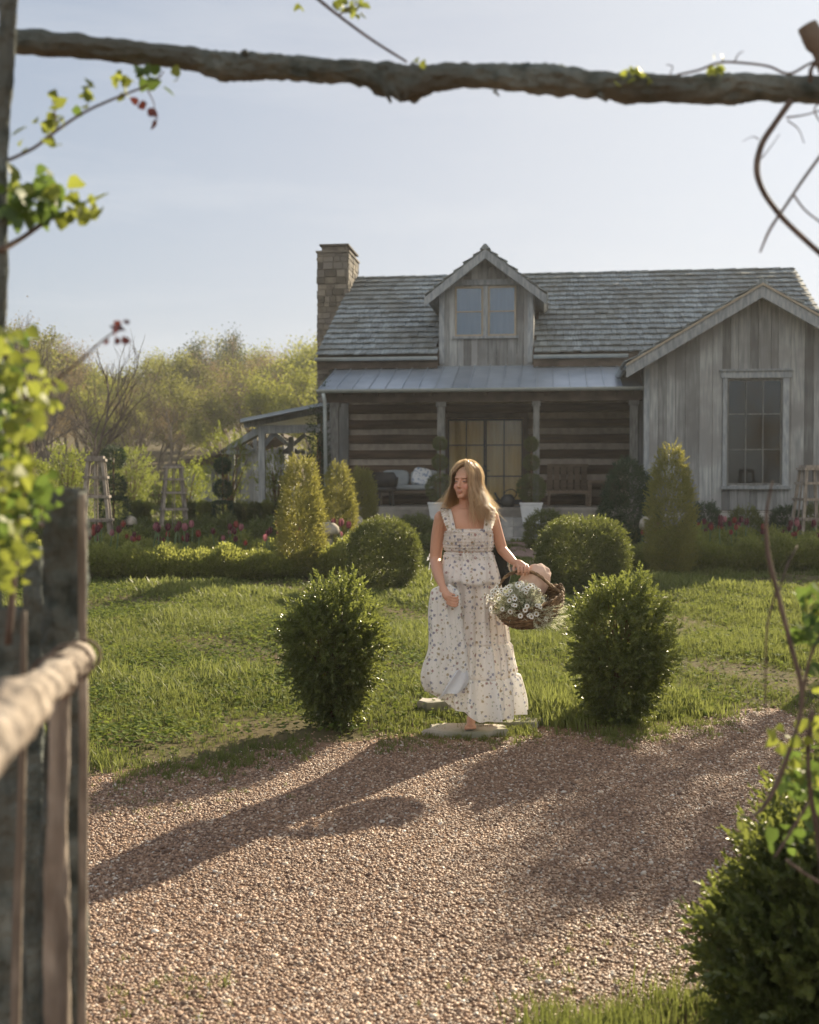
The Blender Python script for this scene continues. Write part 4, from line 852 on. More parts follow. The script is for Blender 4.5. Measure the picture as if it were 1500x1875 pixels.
# small bushes flanking the steps and scattered
for (px,top,D,hw_,mt,lab) in ((1000,938,22.5,36,box_m,'low dark bush on the right of the stone steps'),(760,948,22.5,38,box_m,'low dark bush in front of the porch, behind the clipped ball'),(1050,960,23.5,30,conif_m,'small dark bush between the steps and the cone-shaped evergreen'),
         (885,965,23.2,24,box_m,'small dark bush on the left of the stone steps, mostly behind the woman'),(1290,925,23.8,30,conif_m,'low dark bush against the stone foundation left of the tall window'),(1365,935,23.8,34,box_m,'low dark bush against the stone foundation under the tall window'),
         (1440,930,23.8,28,conif_m,'low dark bush against the stone foundation right of the tall window'),(800,960,23.2,26,conif_m,'low dark bush close to the porch foundation behind the woman’s shoulder'),(1500,925,23.5,30,box_m,'low dark bush at the right edge by the stone foundation')):
    g=on_ground(px,D); H=at(px,top,D).z-g.z; s=D/F
    shrub('low_bush',g,Prof(H,[(0,hw_*.7*s),(.3,hw_*s),(.7,hw_*.85*s),(1,hw_*.3*s)]),1700,mt,lab.replace('’',"'"),seed=int(px)%17,upw=.4,lumpa=.15,stems=0,spr=SPF)
# hedges
def hedge(name,pts,wd,ht,N,mat,label,seed=0,spr=SPF,sc=1.25,tone_top=.5):
    """pts: ground points (x,y) of the centre line"""
    P0=np.array(pts,float); seg=np.linalg.norm(np.diff(P0,axis=0),axis=1); cs=np.concatenate([[0],np.cumsum(seg)]); L=cs[-1]
    root=empty(name,(P0[0,0],P0[0,1],float(gz(P0[0,0],P0[0,1])))); tag(root,label,'hedge'); o=0;Vs=[];Fs=[];Ts=[]
    for T in spr:
        n_=N//len(spr); q=rng.random(n_)*L; x=np.interp(q,cs,P0[:,0]); y=np.interp(q,cs,P0[:,1])
        lm=.5+.5*np.sin(q*3.1+seed+1.3*np.sin(q*1.3)); lm2=(.5+.5*np.sin(q*6.3+seed*2+2*np.sin(q*2.9)))*(.5+.5*np.sin(q*13.7+seed))*1.6
        a=rng.uniform(-.15,math.pi+.15,n_); rad=.78+.22*rng.random(n_)**.5
        oy=np.cos(a)*wd/2*rad; oz=np.clip(np.abs(np.sin(a))**.6*ht*rad*(.52+.26*lm+.34*lm2)-.0,0.0,9)
        X=x+rng.normal(size=n_)*.02; Y=y+oy; Pz=np.stack([X-P0[0,0],Y-P0[0,1],gz(X,Y)-float(root.location.z)+oz],1)
        D=np.stack([rng.normal(size=n_)*.3,np.cos(a),np.abs(np.sin(a))+.7],1)+rng.normal(size=(n_,3))*.3
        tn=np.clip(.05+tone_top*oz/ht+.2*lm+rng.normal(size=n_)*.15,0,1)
        V,Fa,t=scatter(T[0],T[1],Pz,frames(D),sc*rng.uniform(.6,1.3,n_),tn,T[2]); Vs.append(V);Fs.append(Fa+o);Ts.append(t);o+=len(V)
    link('foliage',arr_mesh('foliage',np.vstack(Vs),np.vstack(Fs),np.concatenate(Ts)),mat,root); return root
def gl_(px,D): p=on_ground(px,D); return (p.x,p.y)
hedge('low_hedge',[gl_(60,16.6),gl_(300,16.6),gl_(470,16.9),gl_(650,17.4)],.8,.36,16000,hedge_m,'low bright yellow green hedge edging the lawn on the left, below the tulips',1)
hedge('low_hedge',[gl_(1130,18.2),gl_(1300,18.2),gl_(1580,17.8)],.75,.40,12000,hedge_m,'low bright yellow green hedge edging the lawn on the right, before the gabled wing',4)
hedge('low_hedge',[gl_(60,21.5),gl_(300,21.5),gl_(640,22.4)],.9,.42,7000,box_m,'low dark hedge behind the tulips on the left side of the garden',7,tone_top=.3)
hedge('low_hedge',[gl_(40,25.5),gl_(300,25.5),gl_(590,26)],.9,.4,5000,box_m,'low dark hedge furthest back, below the row of small clipped box plants',8,tone_top=.3)
hedge('low_hedge',[gl_(1130,21.5),gl_(1300,21.6),gl_(1580,21.2)],.9,.38,5000,box_m,'low dark hedge behind the right-hand tulips, before the stone foundation',9,tone_top=.3)
hedge('bed_planting',[gl_(620,20.5),gl_(700,20.8),gl_(800,21)],.8,.3,3000,box_m,'dark bed planting between the column shrubs and the porch steps',5,tone_top=.3)
hedge('bed_planting',[gl_(150,18.4),gl_(320,18.6),gl_(530,18.6)],1.1,.40,3300,hedge_m,'loose leafy planting among the tulips in the left-hand bed',11,sc=1.5,tone_top=.3)
hedge('bed_planting',[gl_(1260,19.6),gl_(1400,19.6),gl_(1560,19.4)],1.0,.40,2600,hedge_m,'loose leafy planting among the tulips in the right-hand bed',13,sc=1.5,tone_top=.3)
# tulips
tul_g=M('tulip_stem_green',(.09,.14,.07),(.14,.20,.10),scale=5,rough=.6); tul_c=[gmat('tulip_'+n_,c,tuple(min(1,v*1.5) for v in c),tuple(min(1,v*1.5) for v in c),.35,.4,.3) for n_,c in (('maroon',(.085,.02,.03)),('red',(.18,.035,.03)),('pink',(.26,.10,.12)))]
def tulip_proto(mat):
    mb=MB(); mb.tube([(0,0,0),(.01,0,.2),(0,.01,.43)],.006,5,tone=.5); 
    for a in (0,2.3,4.2):
        ca,sa=math.cos(a),math.sin(a); vs=[(0,0,0),(.05*ca-.02*sa,.05*sa+.02*ca,.12),(.09*ca,.09*sa,.27),(.05*ca+.02*sa,.05*sa-.02*ca,.12)]; mb.add(vs,[(0,1,2,3)],.5)
    n1=len(mb.f); N=6
    for a in range(N):
        t=a*2*math.pi/N; r=.03; vs=[]; fs=[]
        for (z,rr,wd) in ((.425,.006,.006),(.447,.024,.016),(.475,.027,.016),(.512,.017,.005)):
            for sg in (-1,1): tt_=t+sg*wd/.035; vs.append((rr*math.cos(tt_),rr*math.sin(tt_),z))
        for k in range(3): fs.append((2*k,2*k+1,2*k+3,2*k+2))
        mb.add(vs,fs,random.random())
    o=mb.build('tulip',[tul_g,mat]); 
    for i,p in enumerate(o.data.polygons): p.material_index=0 if i<n1 else 1
    return o
TP=[tulip_proto(m) for m in tul_c]; tused=[0,0,0]
def tulips(px0,px1,D0,D1,n_,side):
    for k in range(n_):
        cl=random.choice([.1,.3,.45,.62,.8,.95]); px=px0+(px1-px0)*min(1,max(0,cl+random.gauss(0,.09))); D=random.uniform(D0,D1); p=on_ground(px,D); i=random.choices([0,1,2],[.6,.25,.15])[0]
        o=TP[i] if not tused[i] else TP[i].copy()
        if tused[i]: COL.objects.link(o)
        tused[i]=1; o.location=p; o.rotation_euler=(random.uniform(-.12,.12),random.uniform(-.12,.12),random.uniform(0,6.28)); sc=random.uniform(1.0,1.5); o.scale=(sc*1.15,sc*1.15,sc)
        c=('dark maroon','red','pink')[i]; tag(o,c+' tulip standing behind the low hedge on the '+side+' side of the garden','tulip',c+' tulips, '+side+' bed')
tulips(165,545,17.3,18.9,62,'left'); tulips(1150,1500,18.9,20.3,46,'right'); tulips(600,650,18.0,19.2,7,'left')
# obelisks
def obelisk(px,base_py,top_py,wt,wb_,D,label,rz=.15):
    g=on_ground(px,D); H=at(px,top_py,D).z-g.z; s=D/F; a=wb_*s/2; b=wt*s/2; root=empty('garden_obelisk',g,rz); tag(root,label,'obelisk')
    for sx,sy in ((-1,-1),(1,-1),(1,1),(-1,1)): mb=MB(); mb.beam((sx*a,sy*a,-.05),(sx*b,sy*b,H-.09),.05,.05,up=(1,0,0)); mb.build('leg',m_obw,root)
    for f in (.14,.40,.62,.80):
        r_=a+(b-a)*f+.035; z=H*f; mb=MB(); 
        for i in range(2): mb.beam((-r_,(-1)**i*r_,z),(r_,(-1)**i*r_,z),.03,.045); mb.beam(((-1)**i*r_,-r_+.02,z+.0),((-1)**i*r_,r_-.02,z+.0),.028,.04)
        mb.build('crossbar',m_obw,root)
    for sx,sy,ax in ((0,-1,0),(0,1,0),(-1,0,1),(1,0,1)): mb=MB(); mb.beam((sx*a,sy*a,-.02),(sx*b,sy*b,H-.09),.022,.022,up=(1,0,0)); mb.build('slat',m_obw,root)
    mb=MB(); q=b+.05; mb.box(-q,q,-q,q,H-.09,H-.045); mb.box(-q*.8,q*.8,-q*.8,q*.8,H-.044,H); mb.build('cap',m_obw,root)
m_obw=M('obelisk_wood',(.15,.13,.11),(.28,.25,.22),scale=6,stretch=(4,4,1),rough=.9,bump=.4,tone=.25)
obelisk(176,1020,835,26,62,19.2,'weathered wooden garden obelisk beside the fence post, left of the topiary')
obelisk(318,960,850,26,50,25,'weathered wooden garden obelisk further back, in the middle of the left garden',.3)
obelisk(1484,955,852,28,60,21,'dark wooden garden obelisk at the right edge before the wing',.1)
# topiary with ball tiers in the garden
def tiers(name,px,D,balls,label,base=None,mat=box_m):
    g=on_ground(px,D); s=D/F; root=empty(name,g); tag(root,label,'topiary')
    topz=0
    for (py,r) in balls:
        c=at(px,py,D)-g; rr=r*s; pr=Prof(rr*2,[(0,.25*rr),(.12,.65*rr),(.3,.92*rr),(.5,rr),(.7,.92*rr),(.88,.65*rr),(1,.2*rr)]); P,Dn,L=shape_pts(900,pr,3,.8,.03)
        T=SPF[0]; V,Fa,t=scatter(T[0],T[1],P+np.array([0,0,c.z-rr]),frames(Dn+rng.normal(size=Dn.shape)*.3),.8*rng.uniform(.7,1.1,900),np.clip(.3+rng.normal(size=900)*.15,0,1),T[2])
        link('foliage_ball',arr_mesh('foliage_ball',V,Fa,t),mat,root); topz=max(topz,c.z)
    mb=MB(); mb.tube([(0,0,-.02),(0,0,topz)],.02,6); mb.build('trunk',stem_m,root,True)
    if base:
        top,hw_=base; H=(at(px,top,D)-g).z; w_=hw_*s; n_=1600; P=rng.uniform(-1,1,(n_,3)); f=rng.integers(0,5,n_); P[f==0,0]=1;P[f==1,0]=-1;P[f==2,1]=-1;P[f==3,1]=1;P[f==4,2]=1; Dn=P.copy()**5; P=P*np.array([w_,w_,H/2])*.96+np.array([0,0,H/2])
        T=SPF[1]; V,Fa,t=scatter(T[0],T[1],P,frames(Dn+rng.normal(size=Dn.shape)*.3+np.array([0,0,.3])),.8*rng.uniform(.7,1.1,n_),np.clip(.3+rng.normal(size=n_)*.15,0,1),T[2])
        link('square_base',arr_mesh('square_base',V,Fa,t),mat,root)
    return root
tiers('tiered_topiary',208,22.5,[(838,18),(890,19)],'tall topiary of two balls over a clipped square block, right of the near obelisk',(915,22),conif_m)
tiers('tiered_topiary',408,27,[(853,11),(895,13)],'slimmer dark topiary of two balls over a clipped block, in front of the shelter',(922,14),conif_m)
for i,(px,kind) in enumerate(((250,0),(265,0),(350,0),(372,0),(430,1),(446,1),(466,1),(488,0),(505,1),(385,1))):
    tiers('small_topiary',px,27.5+.2*(i%3),[(931 if kind else 929,8),(949,7)],'small clipped box plant in the back row, number %s counted from the left'%('one two three four five six seven eight nine ten'.split()[[250,265,350,372,385,430,446,466,488,505].index(px)]),mat=hedge_m if i%2 else box_m)
# potted topiaries at the steps
m_pot=M('white_glazed_pot',(.52,.55,.58),(.62,.64,.66),scale=5,rough=.7,bump=.15)
for px,lab in ((973,'white tapered pot with three-ball topiary right of the stone steps'),(806,'white tapered pot with three-ball topiary behind the woman, left of the stone steps')):
    dv=VP-.42; uu=U(px,dv,940) ; base=h2w(uu,dv,Z(958,VP-.45)); s=base.y/F
    root=empty('potted_topiary',base,-PSI); tag(root,lab,'topiary'); a,b=15*s,20*s; hh=38*s
    mb=MB(); mb.hexa([(-a,-a,0),(a,-a,0),(a,a,0),(-a,a,0),(-b,-b,hh-.04),(b,-b,hh-.04),(b,b,hh-.04),(-b,b,hh-.04)]); q=b+.012; mb.box(-q,q,-q,q,hh-.038,hh); mb.build('pot',m_pot,root)
    mb=MB(); mb.box(-b+.03,b-.03,-b+.03,b-.03,hh+.001,hh+.01); mb.build('soil',m_soff,root)
    for py,r in ((894,24),(847,11.5),(813,9.5)):
        rr=r*s; cz=(958-py)*s; pr=Prof(rr*2,[(0,.25*rr),(.12,.65*rr),(.3,.92*rr),(.5,rr),(.7,.92*rr),(.88,.65*rr),(1,.2*rr)]); n_=2000 if r>20 else 900; P,Dn,L=shape_pts(n_,pr,3,.8,.03)
        T=SPF[1]; V,Fa,t=scatter(T[0],T[1],P+np.array([0,0,cz-rr]),frames(Dn+rng.normal(size=Dn.shape)*.3),.6*rng.uniform(.7,1.1,n_),np.clip(.35+rng.normal(size=n_)*.15,0,1),T[2])
        link('foliage_ball',arr_mesh('foliage_ball',V,Fa,t),box_m,root)
    mb=MB(); mb.tube([(0,0,hh),(0,0,(958-805)*s)],.018,6); mb.build('trunk',stem_m,root,True)
# loose young shrubs further back on the left
def loose(px,top,D,hw_,label,N=1500,mat=loose_m,stems=16,sc=1.5):
    g=on_ground(px,D); H=at(px,top,D).z-g.z; s=D/F
    return shrub('loose_shrub',g,Prof(H,[(0,hw_*.35*s),(.3,hw_*.8*s),(.6,hw_*s),(.85,hw_*.8*s),(1,hw_*.4*s)]),N,mat,label,seed=int(px),upw=1.4,lumpa=.3,stems=stems,spr=SPF,sc=sc,inner=.2,lf=4)
loose(120,832,29,42,'feathery pale green shrub behind the fence post and near obelisk')
loose(240,828,38,40,'pale green shrub behind the two-ball topiary')
loose(345,850,36,36,'pale yellow green shrub behind the far obelisk',900)
loose(60,850,27,40,'bright green shrub at the left edge behind the fence')
loose(420,792,34,46,'thin young shrub with upright yellow green shoots before the shelter',700)
loose(505,838,32,30,'yellow green shrub under the open shelter roof',900)
loose(290,880,40,46,'low pale shrub far behind the garden between the obelisks',900)
loose(575,900,27,24,'dark rounded shrub between the shelter and the house corner',900,box_m)
# climbing ivy at the house corner
g=on_ground(583,26.2); H=at(583,735,26.2).z-g.z
shrub('climbing_vine',g,Prof(H,[(0,.3),(.3,.26),(.7,.22),(1,.12)]),1500,conif_m,'dark climbing plant beside the left corner of the porch','vine',seed=5,upw=.3,lumpa=.35,stems=6,spr=SPF,sc=1.2,inner=.3)
# staddle stones (mushroom shaped)
m_stad=M('staddle_stone',(.30,.26,.22),(.46,.41,.36),scale=9,rough=.95,bump=.5,c3=(.22,.21,.15),s3=5)
for px,top,D,hw_,lab in ((602,956,18.4,21,'mushroom-shaped staddle stone between the two left golden columns'),(650,942,20.8,17,'mushroom-shaped staddle stone before the short golden column'),(1188,944,19.5,18,'pale staddle stone half hidden behind the right golden column'),(238,944,22.5,13,'small pale staddle stone by the two-ball topiary')):
    g=on_ground(px,D); H=at(px,top,D).z-g.z; s=D/F; w_=hw_*s; root=empty('staddle_stone',g); tag(root,lab,'staddle stone')
    mb=MB(); mb.lathe((0,0,0),[(w_*.5,-.05),(w_*.42,H*.3),(w_*.3,H*.74)],10,lump=.1); mb.build('stem',m_stad,root,True)
    mb=MB(); mb.lathe((0,0,0),[(w_*.35,H*.741),(w_*.95,H*.72),(w_,H*.78),(w_*.85,H*.9),(w_*.5,H*.98),(w_*.1,H)],14,lump=.1); mb.build('cap',m_stad,root,True)
# split rail fence far behind
fa,fb=on_ground(150,44),on_ground(470,44); root=empty('rail_fence',fa); tag(root,'dark post and rail fence far behind the garden at the edge of the wood','fence')
for i in range(9): x=(fb.x-fa.x)*i/8; mb=MB(); mb.box(x-.07,x+.07,-.07,.07,-.1,1.15); mb.build('post',m_bench,root)
for zz in (.45,.85): mb=MB(); mb.beam((0,-.09,zz),(fb.x-fa.x,-.09,zz),.06,.1); mb.build('rail',m_bench,root)
# stone steps in the grass beside the drive and path
m_flag=M('flagstone',(.36,.32,.28),(.55,.50,.44),scale=6,rough=.95,bump=.7,bscale=14,c3=(.24,.24,.18),s3=3)
def flag(px,py,wx,wy,label,th=.05,seed=0):
    g=ground(px,py); mb=MB(); n_=18; vs=[]
    r_=random.Random(seed); ph=[r_.uniform(.8,1.12) for _ in range(n_)]
    top=[(wx*ph[k]*math.cos(k*2*math.pi/n_),wy*ph[k]*math.sin(k*2*math.pi/n_)) for k in range(n_)]
    for zz,q in ((-.06,1.02),(th-.012,1.0),(th,.96)): vs+=[(x*q,y*q,zz+ (.004*math.sin(x*30) if zz>0 else 0)) for x,y in top]
    fs=[]
    for j in range(2):
        for k in range(n_): a=j*n_+k;b=j*n_+(k+1)%n_; fs.append((a,b,b+n_,a+n_))
    fs.append(tuple(2*n_+k for k in range(n_))); mb.add(vs,fs); o=mb.build('flagstone',m_flag,None); o.location=g; tag(o,label,'stepping stone'); return o
fs1=flag(850,1340,.27,.15,'flat pale stone slab the woman stands on at the edge of the gravel',.028,1)
flag(935,1322,.20,.12,'flat rough stone slab to the right of the one underfoot, partly overgrown',.022,2)
flag(800,1293,.13,.10,'small flat stone just behind the hem on the left, in the grass',.045,3)
p1=M('brick_path',(.17,.11,.09),(.26,.18,.15),scale=9,rough=.95,bump=.5)
a=on_ground(945,17.5); b=h2w((sL+sR)/2,VP-1.4,0); ny=12; vs=[];fs=[]
for i in range(ny+1):
    f=i/ny; x=a.x+(b.x-a.x)*f; y=a.y+(b.y-a.y)*f
    for sx in (-.55,.55): vs.append((x+sx,y,float(gz(x+sx,y))+.015))
for i in range(ny): fs.append((2*i,2*i+1,2*i+3,2*i+2))
mb=MB(); mb.add(vs,fs,.5); tag(mb.build('path',p1),kind='structure')

g=Vector((5.55,12.5,float(gz(5.25,12.2)))); shrub('added_shade_tree',g,Prof(4.3,[(0,.0),(.60,.0),(.66,.5),(.8,.85),(.93,.6),(1,.1)]),2300,loose_m,'small round-headed tree added unseen beyond the right edge to cast shade on the gravel','tree',seed=31,upw=.6,lumpa=.2,stems=9,spr=SPF,sc=1.6,inner=.2,part='crown')  # tree added out of frame for its soft shadow across the drive
mb=MB(); mb.tube([(5.55,12.5,g.z-.1),(5.57,12.5,g.z+1.6),(5.55,12.52,g.z+3.4)],[.07,.055,.03],8); o=mb.build('trunk',stem_m,None,True,off=tuple(g)); o.parent=bpy.data.objects['added_shade_tree']
# ------------------------------------------------------------ the woman
WG=ground(865,1338); WG.z+=.033
per=empty('person',WG); tag(per,'barefoot woman with long wavy hair in cream floral sundress, holding up her skirt','person')
def blob(mb,c,r,rot=None,n=16,m=10):
    c=Vector(c); vs=[];fs=[]
    for j in range(1,m):
        ph=math.pi*j/m
        for i in range(n):
            th=2*math.pi*i/n; v=Vector((r[0]*math.sin(ph)*math.cos(th),r[1]*math.sin(ph)*math.sin(th),r[2]*math.cos(ph)))
            if rot is not None: v=rot@v
            vs.append(c+v)
    top=len(vs); a=Vector((0,0,r[2])); b=Vector((0,0,-r[2]))
    if rot is not None: a=rot@a;b=rot@b
    vs+=[c+a,c+b]
    for j in range(m-2):
        for i in range(n): p=j*n+i;q=j*n+(i+1)%n; fs.append((p,p+n,q+n,q))
    for i in range(n): fs.append((top,i,(i+1)%n)); fs.append((top+1,(m-2)*n+(i+1)%n,(m-2)*n+i))
    mb.add(vs,fs)
def limb(mb,pts,rad,n=12,dens=5):
    sp=spline([tuple(p)+(r,) for p,r in zip(pts,rad)],dens); P=[Vector(q[:3]) for q in sp]; Rr=[q[3] for q in sp]
    mb.tube(P,Rr,n); blob(mb,P[0],(Rr[0],)*3); blob(mb,P[-1],(Rr[-1],)*3)
bmB=MB()
# torso rings
rings=[(.84,-.03,.155,.11),(.93,-.03,.165,.115),(1.02,-.025,.135,.10),(1.10,-.03,.12,.092),(1.2,-.035,.135,.10),(1.28,-.038,.145,.10),(1.34,-.04,.135,.08),(1.385,-.042,.08,.06)]
sp=spline(rings,4); vs=[];fs=[];n=24
for (z,cx,rx,ry) in sp:
    for k in range(n): a=2*math.pi*k/n; vs.append((cx+rx*math.cos(a),ry*math.sin(a),z))
for i in range(len(sp)-1):
    for k in range(n): a=i*n+k;b=i*n+(k+1)%n; fs.append((a,b,b+n,a+n))
fs.append(tuple(range(n))[::-1]); fs.append(tuple((len(sp)-1)*n+k for k in range(n))); bmB.add(vs,fs)
blob(bmB,(-.10,-.055,1.20),(.045,.036,.045)); blob(bmB,(.03,-.055,1.205),(.045,.036,.045))
limb(bmB,[(-.16,.0,1.335),(-.04,.005,1.375),(.09,.0,1.345)],[.046,.05,.046])     # shoulders
limb(bmB,[(-.12,-.045,1.35),(-.05,-.05,1.345),(.04,-.05,1.352)],[.016,.02,.016]) # collar bones
limb(bmB,[(-.04,.01,1.34),(-.042,.0,1.42),(-.045,.0,1.50)],[.055,.045,.047])      # neck
# arms
limb(bmB,[(-.195,.0,1.325),(-.222,.02,1.2),(-.236,.025,1.06)],[.050,.043,.037])
limb(bmB,[(-.236,.025,1.06),(-.224,-.09,.985),(-.200,-.195,.915)],[.037,.035,.023])
limb(bmB,[(.118,.0,1.335),(.155,.02,1.23),(.192,.03,1.12)],[.048,.040,.034])
limb(bmB,[(.192,.03,1.12),(.222,-.045,1.085),(.258,-.125,1.05)],[.034,.032,.022])
# hand on the handle
limb(bmB,[(.258,-.125,1.05),(.28,-.15,1.046),(.300,-.178,1.036)],[.021,.026,.022],dens=3)
limb(bmB,[(.268,-.165,1.038),(.30,-.172,1.038),(.326,-.165,1.034)],[.015,.016,.014],dens=3)
for k,(x,l) in enumerate(((.268,.95),(.289,1.08),(.310,1.02),(.330,.82))):
    limb(bmB,[(x,-.176,1.036),(x+.003,-.206,1.024),(x+.004,-.212,.998),(x+.002,-.196,.998-.018*l)],[.0092,.0085,.0078,.0065],n=8,dens=3)
limb(bmB,[(.256,-.142,1.035),(.246,-.168,1.012),(.262,-.19,.990),(.280,-.196,.985)],[.011,.0095,.0085,.007],n=8,dens=3)
# hand holding the skirt
limb(bmB,[(-.200,-.195,.915),(-.186,-.222,.88),(-.168,-.248,.85)],[.022,.028,.026],dens=3)
for k,(dz,l) in enumerate(((.018,.9),(.0,1.05),(-.018,1.0),(-.034,.8))):
    limb(bmB,[(-.168,-.258,.845+dz),(-.142,-.284,.833+dz),(-.118,-.280,.829+dz),(-.118+.016*l,-.262,.833+dz)],[.0092,.0085,.0078,.0065],n=8,dens=3)
limb(bmB,[(-.182,-.215,.872),(-.152,-.232,.868),(-.124,-.248,.860)],[.011,.0095,.0075],n=8,dens=3)
# legs
limb(bmB,[(-.09,0,.85),(-.055,-.05,.5),(-.03,-.03,.44),(-.015,.0,.25),(-.005,.01,.09)],[.08,.055,.05,.045,.030])
limb(bmB,[(.04,.02,.85),(.08,-.02,.5),(.09,.0,.44),(.10,.09,.26),(.10,.16,.10)],[.08,.055,.05,.045,.03])
for fx,fy,rz,hz in ((-.005,.01,-.1,0),(.10,.16,.25,.03)):
    mt=Matrix.Rotation(rz,3,'Z'); q=lambda x,y,z: tuple(Vector((fx,fy,hz))+mt@Vector((x,y,z)))
    limb(bmB,[q(0,.03,.035),q(0,-.03,.045),q(.0,-.10,.028),q(0,-.135,.022)],[.030,.031,.026,.018]); blob(bmB,q(0,-.115,.018),(.038,.03,.017),mt)
    for t,(tx,tl,tr) in enumerate(((-.026,.0,.012),(-.010,.004,.0085),(.005,.0,.008),(.018,-.006,.0075),(.029,-.014,.007))):
        s_x=tx if fx<.05 else -tx
        limb(bmB,[q(s_x,-.13+.0,.016),q(s_x*1.08,-.155-tl,.012)],[tr,tr*.9],n=8,dens=2)
# head
HC=Vector((-.045,-.018,1.550)); HR=Matrix.Rotation(R(-30),3,'Z')@Matrix.Rotation(R(-4),3,'X')
h=lambda x,y,z: tuple(HC+HR@Vector((x,y,z)))
for c,r in (((0,.012,.025),(.072,.088,.088)),((0,-.028,-.03),(.054,.056,.078)),((0,-.062,-.088),(.024,.020,.019)),((.032,-.056,-.03),(.022,.020,.026)),((-.032,-.056,-.03),(.022,.020,.026)),
            ((0,-.070,.026),(.046,.014,.012)),((0,-.086,-.056),(.018,.0085,.0055)),((0,-.084,-.066),(.016,.0085,.006)),((.074,.008,-.012),(.009,.018,.03)),((-.074,.008,-.012),(.009,.018,.03)),((.03,-.070,.002),(.013,.011,.009)),((-.03,-.070,.002),(.013,.011,.009))):
    blob(bmB,h(*c),r,HR)
limb(bmB,[h(0,-.080,.012),h(0,-.094,-.012),h(0,-.105,-.028)],[.006,.008,.0105],n=8,dens=3); blob(bmB,h(.009,-.094,-.034),(.007,)*3); blob(bmB,h(-.009,-.094,-.034),(.007,)*3)
raw=bmB.build('body',None)
md=raw.modifiers.new('r','REMESH'); md.mode='VOXEL'; md.voxel_size=.0042; md.use_smooth_shade=True
sm=raw.modifiers.new('s','SMOOTH'); sm.factor=.5; sm.iterations=3
dg=bpy.context.evaluated_depsgraph_get(); me=bpy.data.meshes.new_from_object(raw.evaluated_get(dg)); bpy.data.objects.remove(raw)
N=len(me.vertices); co=np.zeros(N*3,dtype=np.float32); me.vertices.foreach_get('co',co); co=co.reshape(-1,3)
L=(co-np.array(HC))@np.array(HR)   # head local
col=np.tile(np.array([.55,.30,.20,1.]),(N,1)); 
def paint(c,r,color,k=1.,front=True):
    d=np.sqrt((((L-np.array(c))/np.array(r))**2).sum(1)); w_=np.clip((1.25-d)/.5,0,1)*k
    w_=w_[:,None]; col[:,:3]=col[:,:3]*(1-w_)+np.array(color)*w_
paint((0,-.09,-.061),(.021,.02,.011),(.42,.17,.14),.6)
for sx in (-1,1):
    paint((sx*.032,-.07,-.032),(.024,.03,.018),(.58,.25,.19),.5)
    paint((sx*.030,-.08,.003),(.0135,.02,.0055),(.06,.04,.03),.85); paint((sx*.032,-.08,.021),(.018,.02,.004),(.16,.09,.05),.8)
paint((0,.03,.06),(.085,.09,.065),(.28,.19,.11),1)
m_skin=bpy.data.materials.new('skin'); m_skin.use_nodes=True; n_=m_skin.node_tree.nodes; l_=m_skin.node_tree.links; b_=n_['Principled BSDF']; a_=n_.new('ShaderNodeAttribute'); a_.attribute_name='tint'
l_.new(a_.outputs['Color'],b_.inputs['Base Color']); b_.inputs['Roughness'].default_value=.5; b_.inputs['Subsurface Weight'].default_value=.15; b_.inputs['Subsurface Radius'].default_value=(.02,.008,.004); b_.inputs['Subsurface Scale'].default_value=.6
at_=me.attributes.new('tint','FLOAT_COLOR','POINT'); at_.data.foreach_set('color',col.astype(np.float32).ravel())
me.materials.clear(); link('body',me,m_skin,per)
# ---- dress
m_dress=bpy.data.materials.new('floral_cotton'); m_dress.use_nodes=True; n_=m_dress.node_tree.nodes; l_=m_dress.node_tree.links; b_=n_['Principled BSDF']; b_.inputs['Roughness'].default_value=.85; b_.inputs['Specular IOR Level'].default_value=.15
tc=n_.new('ShaderNodeTexCoord'); base=n_.new('ShaderNodeRGB'); base.outputs[0].default_value=(.93,.92,.89,1); cur=base.outputs[0]
def spots(scale,thr,ramp,off,soft=.05,k=.85):
    global cur
    mp=n_.new('ShaderNodeMapping'); mp.inputs['Location'].default_value=off; mp.inputs['Scale'].default_value=(1,.55,1); l_.new(tc.outputs['Object'],mp.inputs[0])
    v=n_.new('ShaderNodeTexVoronoi'); v.inputs['Scale'].default_value=scale; v.inputs['Randomness'].default_value=.85; l_.new(mp.outputs[0],v.inputs['Vector'])
    nz=n_.new('ShaderNodeTexNoise'); nz.inputs['Scale'].default_value=scale*4; l_.new(mp.outputs[0],nz.inputs['Vector'])
    ad=n_.new('ShaderNodeMath'); ad.operation='MULTIPLY_ADD'; ad.inputs[1].default_value=.6; l_.new(nz.outputs['Fac'],ad.inputs[0]); l_.new(v.outputs['Distance'],ad.inputs[2])
    mr=n_.new('ShaderNodeMapRange'); mr.inputs['From Min'].default_value=thr+.28+soft; mr.inputs['From Max'].default_value=thr+.28-soft; mr.inputs['To Max'].default_value=k; l_.new(ad.outputs[0],mr.inputs[0])
    sp_=n_.new('ShaderNodeSeparateColor'); l_.new(v.outputs['Color'],sp_.inputs[0]); cr=n_.new('ShaderNodeValToRGB'); cr.color_ramp.interpolation='CONSTANT'
    while len(cr.color_ramp.elements)<len(ramp): cr.color_ramp.elements.new(.5)
    for e,(p,c) in zip(cr.color_ramp.elements,ramp): e.position=p; e.color=rgb(c)
    l_.new(sp_.outputs[0],cr.inputs[0]); mx=n_.new('ShaderNodeMixRGB'); l_.new(mr.outputs[0],mx.inputs[0]); l_.new(cur,mx.inputs[1]); l_.new(cr.outputs[0],mx.inputs[2]); cur=mx.outputs[0]
spots(40,.22,[(0,(.36,.42,.28)),(.5,(.42,.40,.26))],(3,1,2),k=.6)
spots(33,.31,[(0,(.28,.31,.42)),(.35,(.42,.27,.25)),(.55,(.44,.36,.22)),(.8,(.33,.34,.44))],(0,0,0),k=.85)
